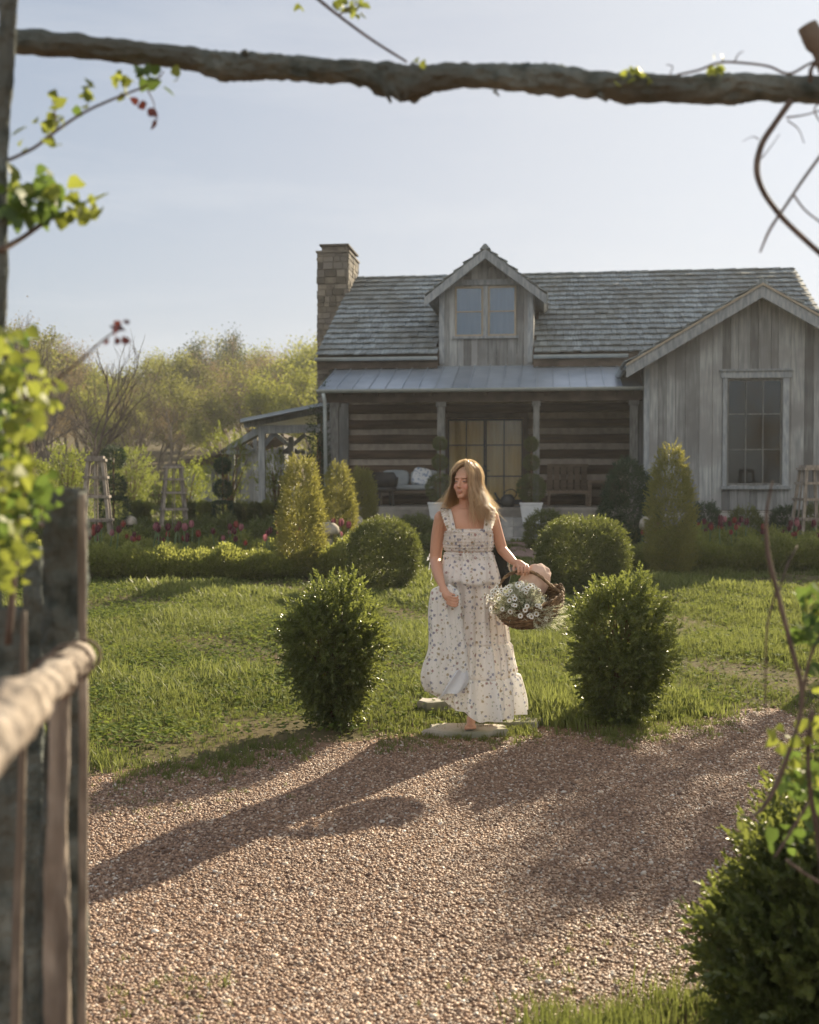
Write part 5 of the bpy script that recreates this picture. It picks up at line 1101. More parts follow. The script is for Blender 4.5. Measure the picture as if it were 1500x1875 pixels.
spots(33,.10,[(0,(.12,.10,.14)),(.5,(.20,.09,.08))],(0,0,0),k=.7)
l_.new(cur,b_.inputs['Base Color']); t_=n_.new('ShaderNodeBsdfTranslucent'); l_.new(cur,t_.inputs[0]); ms=n_.new('ShaderNodeMixShader'); ms.inputs[0].default_value=.40; l_.new(b_.outputs[0],ms.inputs[1]); l_.new(t_.outputs[0],ms.inputs[2]); l_.new(ms.outputs[0],n_['Material Output'].inputs['Surface'])
m_lin=M('plain_lining',(.68,.71,.76),(.76,.78,.80),scale=20,rough=.9,transl=.25)
rows=[(1.262,-.172,.112,.112,.10),(1.235,-.178,.124,.125,.10),(1.19,-.180,.130,.130,.105),(1.15,-.178,.128,.118,.10),(1.12,-.166,.116,.106,.098),(1.112,-.164,.114,.104,.097),(1.09,-.172,.126,.116,.105),(1.05,-.182,.142,.13,.12),(1.00,-.196,.155,.155,.135),(.955,-.206,.162,.172,.15),(.925,-.204,.166,.176,.155),(.90,-.185,.168,.150,.16),
      (.86,-.175,.175,.145,.17),(.76,-.18,.19,.15,.19),(.66,-.19,.20,.165,.21),(.56,-.205,.212,.185,.23),(.535,-.208,.212,.186,.23),(.52,-.215,.225,.196,.24),(.42,-.235,.24,.215,.26),(.335,-.25,.252,.228,.27),(.322,-.25,.25,.226,.268),(.305,-.262,.268,.24,.285),(.22,-.285,.285,.26,.30),(.14,-.29,.297,.27,.31),(.07,-.28,.30,.275,.315)]
spd=spline(rows,7); NT=220; th=np.arange(NT)*2*math.pi/NT; vs=[]; 
rf=np.random.default_rng(5); ph=rf.uniform(0,6.28,8)
for ri,(z,xl,xr,yf,yb) in enumerate(spd):
    cx=(xl+xr)/2; rx=(xr-xl)/2; dn=max(0,(1.1-z)/1.1)
    A=.0045+.034*dn**.9; f=A*(np.sin(9*th+ph[0]+1.2*np.sin(z*3))*.9+.7*np.sin(14*th+ph[1]+z*2.2)+.5*np.sin(23*th+ph[2]-z*3)+.35*np.sin(5*th+ph[3]))
    fine=.0028*np.sin(61*th+3*np.sin(9*th)+z*10)+.002*np.sin(37*th+ph[4])
    g_=1 if z>1.08 else 0
    smock=g_*.0035*math.sin(z*320); near=lambda z0,w_: math.exp(-((z-z0)/w_)**2)
    f=f+fine*(1.6*near(1.10,.05)+1.3*near(.50,.05)+1.3*near(.29,.05)+.7*g_+.3)+smock-.006*near(1.113,.008)-.008*near(.53,.01)-.008*near(.322,.01)
    ct,st=np.cos(th),np.sin(th)
    x=cx+(rx+f)*ct; y=np.where(st<0,(yf+f)*st,(yb+f)*st)
    if z<.2: # slanted hem
        pass
    zz=z+0*th
    hemlift=np.where(x<0.02,(0.02-x)*.52,0)+.012*np.sin(9*th+ph[0]); k=np.clip((.45-z)/.38,0,1)
    zz=zz+hemlift*k+.012*k
    bl=.010*near(.925,.05)*np.sin(6*th+1); zz=zz+bl
    vs.append(np.stack([x,y,zz],1))
V=np.vstack(vs); nr=len(spd); i=np.arange(nr*NT).reshape(nr,NT); j=np.roll(i,-1,1); Fa=np.stack([i[1:],j[1:],j[:-1],i[:-1]],2).reshape(-1,4)
dress=link('dress',arr_mesh('dress',V,Fa,smooth=True),m_dress,per)
def sheet(name,rows,mat,par,amp=.012,nf=7,NT=90,dens=8,close=True,y0=0,seed=1):
    """rows: z,xl,xr,yc,ry flattened tube with folds"""
    sp=spline(rows,dens); r_=np.random.default_rng(seed); p=r_.uniform(0,6,4); th=np.arange(NT)*2*math.pi/NT; vs=[]
    for (z,xl,xr,yc,ry) in sp:
        cx=(xl+xr)/2; rx=(xr-xl)/2; f=amp*(np.sin(nf*th+p[0]+z*5)+.6*np.sin(nf*1.9*th+p[1]-z*7)+.4*np.sin(31*th+p[2]))
        vs.append(np.stack([cx+(rx+f*.6)*np.cos(th),yc+(ry+f)*np.sin(th),z+.012*np.sin(4*th+p[3])+0*th],1))
    V=np.vstack(vs); nr=len(sp); i=np.arange(nr*NT).reshape(nr,NT); j=np.roll(i,-1,1); Fa=np.stack([i[1:],j[1:],j[:-1],i[:-1]],2).reshape(-1,4)
    return link(name,arr_mesh(name,V,Fa,smooth=True),mat,par)
sheet('gathered_skirt',[(.912,-.185,-.150,-.19,.008),(.903,-.215,-.135,-.19,.03),(.88,-.262,-.105,-.19,.045),(.83,-.275,-.095,-.20,.045),(.74,-.280,-.085,-.20,.05),(.62,-.276,-.065,-.205,.055),(.52,-.285,-.045,-.21,.06),(.42,-.315,-.035,-.215,.065),(.34,-.325,-.03,-.22,.07),(.27,-.30,-.07,-.225,.06)],m_dress,dress,amp=.010)
# turned-up hem showing the plain inside
nx,nz=26,18; vs=[]
for a in range(nz+1):
    f=a/nz; z=.40-.17*f; xl=-.115-.105*f**.9; xr=-.05+.012*math.sin(f*3)
    for b in range(nx+1): s=b/nx; x=xl+(xr-xl)*s; vs.append((x,-.292-.012*math.sin(s*9+f*2)-.02*math.sin(s*3.1),z+.07*s*f-.0+.01*math.sin(s*7)))
i=np.arange((nz+1)*(nx+1)).reshape(nz+1,nx+1); link('turned_hem',arr_mesh('turned_hem',np.array(vs),np.stack([i[:-1,:-1],i[1:,:-1],i[1:,1:],i[:-1,1:]],2).reshape(-1,4),smooth=True),m_lin,dress)
# straps and ruffles
for sg,path in ((-1,[(-.125,-.108,1.245),(-.135,-.095,1.30),(-.150,-.055,1.365),(-.155,.0,1.385),(-.145,.06,1.35),(-.12,.10,1.26)]),(1,[(.075,-.108,1.245),(.082,-.095,1.30),(.09,-.055,1.37),(.095,.0,1.392),(.09,.06,1.355),(.07,.10,1.26)])):
    sp=[Vector(q) for q in spline(path,10)]; vs=[];fs=[]; w_=.015
    for q in sp: vs+= [q+Vector((-w_,-.002,0)),q+Vector((w_,-.002,0)),q+Vector((w_,.004,-.002)),q+Vector((-w_,.004,-.002))]
    for k in range(len(sp)-1):
        for e in range(4): a=k*4+e;b=k*4+(e+1)%4; fs.append((a,b,b+4,a+4))
    mb=MB(); mb.add(vs,fs); mb.build('strap',m_dress,dress,True)
    vs=[];nR=5; sp=[Vector(q) for q in spline(path[:5],16)]; n_s=len(sp)
    for k,q in enumerate(sp):
        t=k/(n_s-1); wdt=.050*math.sin(math.pi*min(1,max(.06,t*.95+.05)))**.6
        for r_i in range(nR):
            u_=r_i/(nR-1); wav=math.sin(k*1.35)*.011*u_; vs.append(q+Vector((sg*(w_-.002+wdt*u_*.8),-.004+wav*.8-.004*u_,.016*u_+wav*.6-.018*u_*u_)))
    fs=[(k*nR+r_i,k*nR+r_i+1,(k+1)*nR+r_i+1,(k+1)*nR+r_i) for k in range(n_s-1) for r_i in range(nR-1)]
    mb=MB(); mb.add(vs,fs); mb.build('ruffle',m_dress,dress,True)
# waist tie showing behind the forearm
mb=MB()
for (a,b,c) in (((-.2,.06,1.07),(-.265,.05,1.04),(-.275,.05,1.0)),((-.2,.06,1.07),(-.262,.045,1.09),(-.285,.05,1.06)),((-.2,.06,1.07),(-.25,.045,1.0),(-.262,.05,.93))):
    sp=[Vector(q) for q in spline([a,b,c],5)]; vs=[];fs=[]
    for k,q in enumerate(sp): vs+=[q+Vector((.0,.0,.012+.004*math.sin(k*2))),q+Vector((.006*math.sin(k*1.7),.01,-.012))]
    for k in range(len(sp)-1): fs.append((2*k,2*k+1,2*k+3,2*k+2))
    mb.add(vs,fs)
mb.build('waist_tie',m_lin,dress,True)
# ---- hair
m_hair=gmat('blonde_brown_hair',(.32,.21,.12),(.72,.55,.35),(.95,.78,.52),.45,.32,.5)
rh=np.random.default_rng(9); HV=[];HF=[];HT=[];ho=0; Hm=np.array(HR); hc=np.array(HC)
def strand(pts,w0,tone):
    global ho
    P=np.array(spline(pts,3)); n=len(P); tg=np.gradient(P,axis=0); out=P-np.array([hc[0],hc[1],0])*np.array([1,1,0]); out[:,2]=0
    sd=np.cross(tg,out+np.array([.001,.001,0])); sd/=np.linalg.norm(sd,axis=1,keepdims=True)+1e-9
    w=w0*np.linspace(1,.35,n)[:,None]
    HV.append(np.vstack([P-sd*w,P+sd*w])); i=np.arange(n-1); HF.append(np.stack([i,i+1,i+1+n,i+n],1)+ho); ho+=2*n; HT.append(np.full(2*n,tone))
for s in range(3000):
    al=R(rh.uniform(36,308)); side=1 if al<math.pi else -1     # azimuth from the face; <180 -> one side
    ae=al; a0=al+(0 if 1.3<al<4.98 else 0); front= al<R(95) or al>R(265)
    th0=R(rh.uniform(2,30)); a_start=(R(rh.uniform(3,60)) if al<math.pi else 2*math.pi-R(rh.uniform(3,60))) if front and rh.random()<.6 else al
    lay=rh.uniform(-.004,.016) if rh.random()<.93 else rh.uniform(.014,.032); pts=[]; wav=rh.uniform(0,6.28); wa=rh.uniform(.004,.018) if rh.random()<.9 else .035
    for t in np.linspace(th0,R(rh.uniform(92,104)),7):
        k=min(1,max(0,(t-th0)/R(60))); a=a_start+(ae-a_start)*k**.8
        e=np.array([math.sin(t)*math.sin(a)*(.079+lay),-math.sin(t)*math.cos(a)*(.096+lay),math.cos(t)*(.096+lay)])+np.array([0,.012,.025])
        pts.append(hc+Hm@e)
    last=pts[-1]; zend=rh.uniform(1.31,1.42) if rh.random()<.8 else rh.uniform(1.27,1.33); o2=last-hc; o2[2]=0; o2/=np.linalg.norm(o2)
    n2=7; dl=o2*rh.uniform(.01,.05); 
    if last[0]<-.06: dl=dl+np.array([-.075*rh.random()**.7,-.01,0])
    elif last[0]>-.02: dl=dl+np.array([.02+.05*rh.random(),-.01,0])
    elif a_start!=al or al<R(75): dl=dl+np.array([.055*rh.random(),-.01,0])
    for k in range(1,n2+1):
        f=k/n2; z=last[2]+(zend-last[2])*f; p=last+dl*f**1.3; y=p[1]
        if z<1.42 and y<.08 and y>-.09: y=y-.055*(1.42-z)/.1*(1 if y<.03 else -1)
        pts.append(np.array([p[0]+wa*math.sin(wav+f*7)*f,y+wa*math.cos(wav+f*8)*f,z]))
    strand([tuple(q) for q in pts],rh.uniform(.0009,.0022),float(np.clip(.45+rh.normal()*.33,0,1)))
link('hair',arr_mesh('hair',np.vstack(HV),np.vstack(HF),np.concatenate(HT)),m_hair,per)

# ------------------------------------------------------------ basket, bouquet, cloth, bag
m_wick=M('wicker',(.10,.06,.03),(.26,.17,.09),scale=30,rough=.75,bump=.5,tone=.45)
BC=Vector((.335,-.235,.83)); BR=Matrix.Rotation(R(-16),3,'Y')@Matrix.Rotation(R(16),3,'X')
bk=empty('flower_basket',WG+BC); bk.rotation_euler=BR.to_euler(); tag(bk,'brown oval wicker basket with arched handle carried in the woman\'s hand','basket')
BX,BY,BD=.212,.155,.165
mb=MB(); NR=17
for r_i in range(NR):
    f=r_i/(NR-1); z=-BD*f; q=math.sqrt(max(0,1-(f*.93)**2.3)); ring=[]
    for k in range(73):
        a=2*math.pi*k/72; o_=.0035*math.sin(a*18+math.pi*(r_i%2)); ring.append((( BX*q+o_)*math.cos(a),(BY*q+o_)*math.sin(a),z+.002*math.sin(a*5)))
    mb.tube(ring,.0058,5,caps=False)
mb.build('woven_bowl',m_wick,bk,True)
mb=MB(); pr=[(q_,z_) for q_,z_ in [(math.sqrt(max(0,1-(f*.93)**2.3))*.985,-BD*f) for f in np.linspace(0,1,12)]]; vs=[];fs=[];n=32
for q_,z_ in pr:
    for k in range(n): a=2*math.pi*k/n; vs.append((BX*q_*math.cos(a),BY*q_*math.sin(a),z_))
for r_i in range(len(pr)-1):
    for k in range(n): a=r_i*n+k;b=r_i*n+(k+1)%n; fs.append((a,b,b+n,a+n))
fs.append(tuple((len(pr)-1)*n+k for k in range(n))); mb.add(vs,fs,.1); mb.build('lining',m_wick,bk,True)
mb=MB()
for ph_ in (0,math.pi): mb.tube([((BX+.004+.006*math.cos(a*14+ph_))*math.cos(a),(BY+.004+.006*math.cos(a*14+ph_))*math.sin(a),.006+.006*math.sin(a*14+ph_)) for a in np.linspace(0,2*math.pi,150)],.008,6,caps=False)
mb.build('rim',m_wick,bk,True)
inv=BR.inverted(); tl=lambda p: tuple(inv@(Vector(p)-BC))
hp_=[(.135,-.215,.79),(.150,-.20,.90),(.205,-.19,.975),(.30,-.190,1.004),(.385,-.195,.985),(.455,-.21,.93),(.515,-.225,.885),(.54,-.235,.875)]
mb=MB(); sp=[Vector(q) for q in spline(hp_,10)]
for ph_ in (0,2.09,4.19): mb.tube([tl(q+Vector((0,.0065*math.cos(k*.55+ph_),.0065*math.sin(k*.55+ph_)))) for k,q in enumerate(sp)],.0058,6)
mb.build('handle',m_wick,bk,True)
mb=MB(); mb.tube([tl(q) for q in spline([(.50,-.22,.90),(.535,-.21,.925),(.552,-.22,.88),(.545,-.23,.84),(.525,-.235,.835)],6)],.006,6); mb.build('handle_loop',m_wick,bk,True)
# bouquet
m_pet=gmat('daisy_petal',(.84,.84,.80),(.92,.92,.88),(.9,.9,.8),.35,.6,.2); m_cen=M('daisy_centre',(.16,.10,.02),(.30,.20,.04),scale=60,rough=.9); m_fil=gmat('flower_filler',(.36,.38,.22),(.82,.82,.70),(.80,.80,.55),.35,.6,.2); m_stm=M('flower_stalk',(.10,.15,.05),(.17,.22,.08),rough=.6)
BQ=WG+Vector((.285,-.30,.795)); bq=empty('daisy_bouquet',BQ); tag(bq,'heap of small white daisies with dark centres spilling out of the wicker basket','flowers')
def daisy():
    mb=MB(); N_=10
    for k in range(N_):
        a=2*math.pi*k/N_; ca,sa=math.cos(a),math.sin(a); w_=.0042; L_=.0165
        mb.add([(.004*ca,.004*sa,0),(.011*ca-w_*sa,.011*sa+w_*ca,.0015),(L_*ca,L_*sa,.0),(.011*ca+w_*sa,.011*sa-w_*ca,.0015)],[(0,3,2,1)],random.random())
    n1=len(mb.f); mb.lathe((0,0,0),[(.0052,0),(.0048,.002),(.002,.0035)],8,tone=.5)
    o=mb.build('flower',[m_pet,m_cen])
    for i,p in enumerate(o.data.polygons): p.material_index=0 if i<n1 else 1
    return o
d0=daisy(); first=True; stems=MB(); filP=[];k=0; random.seed(5)
def dome(u,v):  # u azimuth, v elevation
    return Vector((.185*math.cos(u)*math.cos(v)-.01,.125*math.sin(u)*math.cos(v),.140*math.sin(v)))
while k<98:
    u=random.uniform(math.pi*1.0,2*math.pi) if random.random()<.8 else random.uniform(0,math.pi); v=random.uniform(-.35,1.5); p=dome(u,v)*random.uniform(.93,1.06); 
    if p.x<-.1: p.z+=random.uniform(-.01,.03); p.x-=random.uniform(0,.04)
    if p.x>.06: p.z-=.3*(p.x-.06); 
    if p.z<-.05 and p.x<.05: continue
    k+=1; o=d0 if first else d0.copy()
    if not first: COL.objects.link(o)
    first=False; o.parent=bq; o.location=p; dn=Vector((p.x*1.2,p.y*1.2-.12,p.z*1.3+.08))+Vector((random.gauss(0,.05),random.gauss(0,.05),random.gauss(0,.05))); o.rotation_euler=dn.to_track_quat('Z','Y').to_euler(); s=random.uniform(.85,1.2); o.scale=(s,s,s)
    stems.tube([p,p*.55+Vector((0,.02,-.02)),Vector((.05,.02,-.08))],[.0012,.0014,.0016],4)
stems.build('stalks',m_stm,bq,True)
n_=1500; u=rng.uniform(0,2*math.pi,n_); v=rng.uniform(-.6,1.45,n_); P=np.stack([.165*np.cos(u)*np.cos(v),.115*np.sin(u)*np.cos(v),.125*np.sin(v)],1)*rng.uniform(.6,1.0,n_)[:,None]; P[:,2]-=.35*np.clip(P[:,0]-.05,0,1)
P2=np.stack([rng.uniform(.06,.24,350),rng.uniform(-.14,.02,350),rng.uniform(-.12,.02,350)],1); P=np.vstack([P,P2]); n_=len(P)
ft=sprig(8,.035,.007,.005,3,quads=1); V,Fa,t=scatter(ft[0],ft[1],P,frames(P+rng.normal(size=P.shape)*.08+np.array([0,-.03,.06])),rng.uniform(.7,1.3,n_),np.clip(.35+rng.normal(size=n_)*.3,0,1),ft[2])
link('filler_foliage',arr_mesh('filler_foliage',V,Fa,t),m_fil,bq)
# pink cloth
m_pink=M('pink_linen',(.60,.47,.40),(.70,.57,.49),scale=6,rough=.9,bump=.2,transl=.35)
c=Vector((.385,-.12,.965)); mb=MB(); vs=[];fs=[];n,m=40,26
for j in range(m+1):
    phh=math.pi*j/m
    for i in range(n):
        t=2*math.pi*i/n; d=Vector((math.sin(phh)*math.cos(t),math.sin(phh)*math.sin(t),math.cos(phh))); r=1+.12*mnoise.noise(d*2.2)+.05*math.sin(t*7+d.z*4)*math.sin(phh)
        vs.append(Vector((d.x*.088*r*(1.1 if d.z<0 else 1),d.y*.07*r,d.z*(.075 if d.z>0 else .15)*r+.02*d.x)))
for j in range(m):
    for i in range(n): a=j*n+i;b=j*n+(i+1)%n; fs.append((a,a+n,b+n,b))
mb.add(vs,fs); o=mb.build('linen_cloth',m_pink,None,True); o.location=WG+c; tag(o,'pale pink rumpled linen cloth stuffed upright in the basket behind the hand','cloth')
# dark bag
bg_=empty('shoulder_bag',WG+Vector((.175,.075,1.03))); tag(bg_,'black soft bag hanging behind the woman\'s bent arm','bag'); m_blk=M('black_fabric',(.012,.015,.014),(.03,.033,.03),scale=9,rough=.9,bump=.2); m_str=M('cream_strap',(.50,.42,.32),(.6,.52,.4),rough=.8)
mb=MB(); blob(mb,(0,0,0),(.058,.055,.15),n=20,m=14); blob(mb,(.01,0,-.07),(.065,.06,.09),n=20,m=14); mb.build('bag_body',m_blk,bg_,True)
mb=MB(); mb.tube(spline([(-.03,-.04,.16),(.03,-.045,.10),(.058,-.04,.03),(.062,-.03,-.04)],6),.004,6); mb.tube(spline([(-.03,-.0,.13),(-.04,.0,.25),(-.06,-.01,.35)],4),.008,6); mb.build('strap',m_str,bg_,True)
# ------------------------------------------------------------ rustic arbour and fence close to the camera
m_bark=M('rough_bark',(.058,.070,.066),(.235,.26,.245),scale=14,stretch=(1,1,1),rough=.95,bump=1,bscale=26,spec=.1,c3=(.10,.105,.095),s3=7,dist=.03)
m_pole=M('peeled_pole',(.12,.10,.082),(.42,.36,.30),scale=9,stretch=(2,2,.6),rough=.9,bump=.9,bscale=14,c3=(.16,.13,.105),s3=6,dist=.015)
m_twig=M('twig_bark',(.075,.055,.045),(.15,.11,.09),scale=20,rough=.85,bump=.4)
m_cut=M('cut_wood_end',(.26,.20,.14),(.36,.29,.21),scale=20,rough=.95)
vine_y=gmat('vine_leaf_young',(.10,.14,.03),(.26,.30,.06),(.42,.46,.07),.42,.55,.3)
vine_g=gmat('vine_leaf_green',(.04,.085,.03),(.11,.18,.05),(.24,.34,.05),.38,.55,.3)
vine_r=gmat('vine_leaf_red',(.06,.02,.018),(.11,.035,.028),(.15,.04,.03),.35,.35,.4)
def pline(pts,D0,D1=None,n=6):
    """px,py,r_px list -> world points/radii at depth"""
    D1=D0 if D1 is None else D1; sp=spline(pts,n); P=[];Rr=[]
    for i,q in enumerate(sp):
        D=D0+(D1-D0)*i/(len(sp)-1); P.append(at(q[0],q[1],D)); Rr.append(max(q[2],.5)*D/F)
    return P,Rr
def wood(name,parts,label,cat,D,group=None):
    """parts: (part_name, pxpts, D0, D1, material, sides, lump)"""
    root=empty(name,(0,D,0)); tag(root,label,cat,group); return root
def addw(root,name,pts,D0,D1,mat,n=12,lump=.12,dens=6):
    big=max(q[2] for q in pts)>12; P,Rr=pline(pts,D0,D1,dens*3 if big else dens); mb=MB(); mb.tube(P,Rr,40 if big else n,lump=lump,seed=len(pts),groove=.22 if big and mat is not m_pole else (.1 if big else 0)); return mb.build(name,mat,root,True,off=tuple(root.location))
arb=wood('rustic_arbour',None,'rustic arch of rough barked poles spanning the top and left of the view','arbour',2.3)
addw(arb,'crossbeam',[(-60,68,22.5),(30,75,19.8),(140,84,19.8),(245,95,18.9),(350,108,19.8),(400,119,23.4),(450,122,23.4),(500,122,21.6),(575,128,20.7),(640,130,19.8),(700,141,27.9),(750,151,30.6),(800,142,23.4),(875,139,20.7),(950,144,23.4),(1020,148,24.3),(1100,154,21.6),(1160,160,25.2),(1250,163,21.6),(1330,162,25.2),(1400,160,23.4),(1500,166,23.4),(1620,170,23.4)],2.35,2.35,m_bark,20,.16,8)
mb=MB()
for (a,b,w_) in (((700,150,9),(716,188,2.5),0),((716,160,10),(735,186,3),0),((745,170,8),(738,184,2),0),((905,165,4),(915,176,1),0),((1095,172,6),(1112,186,1.5),0),((447,100,8),(452,92,4),0)):
    P,Rr=pline([a,b],2.33,2.33,1); mb=MB(); mb.tube(P,Rr,6,lump=.3); mb.build('torn_bark',m_bark,arb,True,off=tuple(arb.location))
addw(arb,'post',[(16,-60,18),(14,40,15),(10,140,14),(2,260,13),(0,400,12),(2,520,12),(-6,640,13),(-10,800,14),(-12,1100,15),(-12,1500,16),(-14,1950,17),(-14,2450,18)],2.1,2.1,m_bark,14,.12)
addw(arb,'post_stub',[(1478,46,17),(1490,72,18),(1503,98,13),(1512,130,12)],2.25,2.25,m_pole,14,.08)
addw(arb,'post',[(1540,60,22),(1560,300,24),(1565,900,25),(1570,1500,26),(1570,2450,28)],2.3,2.3,m_bark,12,.12)
fen=wood('rustic_fence',None,'rustic fence of rough upright poles with one thick peeled rail at the left','fence',2.2)
addw(fen,'post',[(121,893,32),(121,905,36),(121,1000,37),(119,1150,37),(121,1300,36),(118,1500,37),(118,1900,39),(118,2480,40)],2.2,2.2,m_bark,18,.10)
addw(fen,'post',[(150,905,7),(150,1000,8),(151,1150,8),(153,1400,9),(150,1900,9),(150,2480,9)],2.14,2.14,m_pole,8,.12)
addw(fen,'post',[(60,1002,17),(62,1100,19),(60,1300,20),(62,1600,21),(62,2500,22)],2.4,2.4,m_bark,14,.12)
addw(fen,'post',[(18,1112,24),(18,1200,27),(14,1400,30),(12,1700,32),(10,2450,34)],2.1,2.1,m_bark,14,.1)
addw(fen,'post',[(44,1120,5),(42,1300,7),(38,1500,8),(30,1750,9),(22,2300,10)],1.95,1.95,m_pole,8,.15)
addw(fen,'post',[(112,1240,17),(108,1400,18),(104,1600,20),(104,1800,22),(100,2400,24)],1.95,1.95,m_pole,12,.22)
addw(fen,'rail',[(152,1198,22),(138,1208,29),(120,1222,31),(104,1238,38),(88,1250,34),(60,1275,42),(40,1290,50),(20,1310,47),(-30,1362,56),(-120,1450,72)],2.05,1.15,m_pole,20,.22)
addw(fen,'rail',[(-30,962,4),(40,960,5),(95,962,5)],2.3,2.3,m_pole,8,.15)
mb=MB()
for (px,py,r0) in ((152,1200,28),(128,1216,35),(100,1240,39)):   # wire wraps around the rail end
    D=2.05-(152-px)*.006; c=at(px,py,D); r=r0*D/F*1.03; ring=[c+Vector((.3*r*math.cos(a),.25*r*math.cos(a),0))+Vector((math.cos(a)*r*.75,0,math.sin(a)*r)) for a in np.linspace(0,2*math.pi,20)]
    mb=MB(); mb.tube(ring,.003,5); mb.build('binding_wire',m_twig,fen,True,off=tuple(fen.location))
# ---- leaves
def leafshape(L=1,W=.8,lob=0):
    # heart/lobed leaf: 8 vertices fan as quads along the midrib
    z=[0,.12,.4,.72,1]; w_=[0,.42,.5,.3,0]
    V=[];F_=[]
    V=[(0,0,0),(W*.42,.05,.0),(W*.52,.09,.38),(W*.28,.04,.74),(0,-.06,1),(-W*.28,.04,.74),(-W*.52,.09,.38),(-W*.42,.05,.0),(0,-.02,.4),(0,-.04,.72)]
    F_=[(0,1,2,8),(8,2,3,9),(9,3,4,4),(0,8,6,7),(8,9,5,6),(9,4,4,5)]
    F_=[(0,1,2,8),(8,2,3,9),(0,8,6,7),(8,9,5,6),(9,3,4,5)]
    return np.array(V)*L,np.array(F_)
LT,LF=leafshape()
def leaves(root,name,P,size,mat,D=None,seed=0,droop=.3,toward=(0,-1,0)):
    """P (n,3) world positions; sizes m"""
    n_=len(P); P=np.asarray(P); r_=np.random.default_rng(seed); d=r_.normal(size=(n_,3))+np.array([0,0,-droop])
    V,Fa,t=scatter(LT,LF,P-np.array(root.location),frames(d),size*r_.uniform(.6,1.25,n_),r_.random(n_))
    return link(name,arr_mesh(name,V,Fa,t,smooth=True),mat,root)
def cluster(pts,n_,sp,D,seed=0,dd=.12):
    r_=np.random.default_rng(seed); out=[]
    for i in range(n_):
        q=pts[r_.integers(len(pts))]; px=q[0]+r_.normal()*sp; py=q[1]+r_.normal()*sp; out.append(at(px,py,D+r_.normal()*dd)[:])
    return np.array(out)
def vine(name,label,D,stems,leafsets,cat='vine',mat=m_twig):
    root=empty(name,(0,D,0)); tag(root,label,cat)
    for pts,d0,d1 in stems: addw(root,'stem',pts,d0,d1,mat,6,.15,5)
    for k,(nm,P,size,mt) in enumerate(leafsets): leaves(root,nm,P,size,mt,seed=int(D*10)+k)
    return root
vine('climbing_vine','leafy vine sprig reaching up right from the left pole to the beam',2.2,
  [([(0,300,3.5),(60,272,3.2),(105,238,3),(155,205,2.8),(215,178,2.4),(262,160,2)],2.1,2.3),([(105,238,2),(100,205,1.6),(96,185,1)],2.2,2.2),([(262,160,2),(290,142,1.5),(300,130,1)],2.3,2.3),([(270,165,1.5),(282,190,1),(284,225,.7)],2.3,2.3)],
  [('foliage',np.vstack([cluster([(95,190),(85,218),(100,235),(110,215),(150,172),(165,168),(150,195)],20,8,2.2,1,.03),cluster([(25,250),(40,262),(60,275),(100,262)],6,6,2.15,2,.03),cluster([(215,145),(235,142),(250,135),(300,130),(312,140),(222,158)],14,7,2.3,3,.03)]),.026,vine_y),
   ('foliage',cluster([(115,200),(125,195),(265,145),(280,155),(300,150),(270,130)],12,6,2.25,4,.03),.026,vine_g),('foliage',cluster([(256,190),(262,200),(285,165),(298,173),(278,200),(284,222)],8,2.5,2.28,5,.02),.021,vine_r)])
vine('climbing_vine','dense leafy branch pointing right from the left pole, halfway up',2.1,
  [([(0,458,6),(40,436,5),(90,402,4),(130,388,3)],2.05,2.2),([(60,425,2.5),(45,395,2),(50,360,1.5)],2.1,2.1)],
  [('foliage',cluster([(30,360),(60,345),(95,350),(80,375),(50,380),(100,365),(20,385)],70,15,2.12,6,.05),.034,vine_g),('foliage',cluster([(125,350),(150,352),(165,372),(140,385),(168,395),(120,395),(30,345),(105,345)],34,9,2.1,7,.04),.034,vine_y)])
vine('climbing_vine','bright leafy vine massed against the fence posts at the left edge',1.9,
  [([(15,1180,7),(30,1000,6),(45,880,5),(30,760,5),(5,620,5)],1.95,1.95),([(70,930,4),(58,840,3.5),(52,760,3)],2,2),([(20,900,3),(40,820,3),(60,740,3),(85,700,2)],1.9,1.9)],
  [('foliage',cluster([(5,610),(25,650),(15,710),(50,690),(75,735),(92,725),(35,800),(10,850),(50,770),(0,690),(5,780)],150,15,1.9,8,.08),.024,vine_y),('foliage',cluster([(10,640),(20,700),(30,760),(10,830),(20,920),(60,900),(70,910),(10,1000),(30,960)],240,18,2.0,9,.08),.023,vine_g),
   ('foliage',cluster([(20,1000),(40,1020),(10,1050),(35,880),(15,960),(50,850),(5,900)],120,16,1.85,10,.05),.024,vine_y)])
vine('red_leaved_twig','thin reddish twig with small red leaves rising right from the left vine',2.0,
  [([(45,735,3),(120,682,2.4),(180,630,2),(222,598,1.4)],1.9,2.05)],[('foliage',cluster([(205,612),(214,600),(228,595),(236,588),(216,628),(218,648),(232,615),(192,620)],14,4,2.03,11,.02),.017,vine_r)])
vine('climbing_vine','long thin vine shoot hanging from above onto the middle of the beam',2.4,
  [([(570,-12,3.4),(620,28,3),(680,72,2.7),(745,113,2.2)],2.4,2.36),([(620,28,1.8),(640,14,1.4),(655,5,1)],2.4,2.4)],
  [('foliage',cluster([(545,5),(552,0),(612,8),(640,8),(655,18),(660,5),(625,-5),(648,25)],24,6,2.4,12,.03),.024,vine_y)])
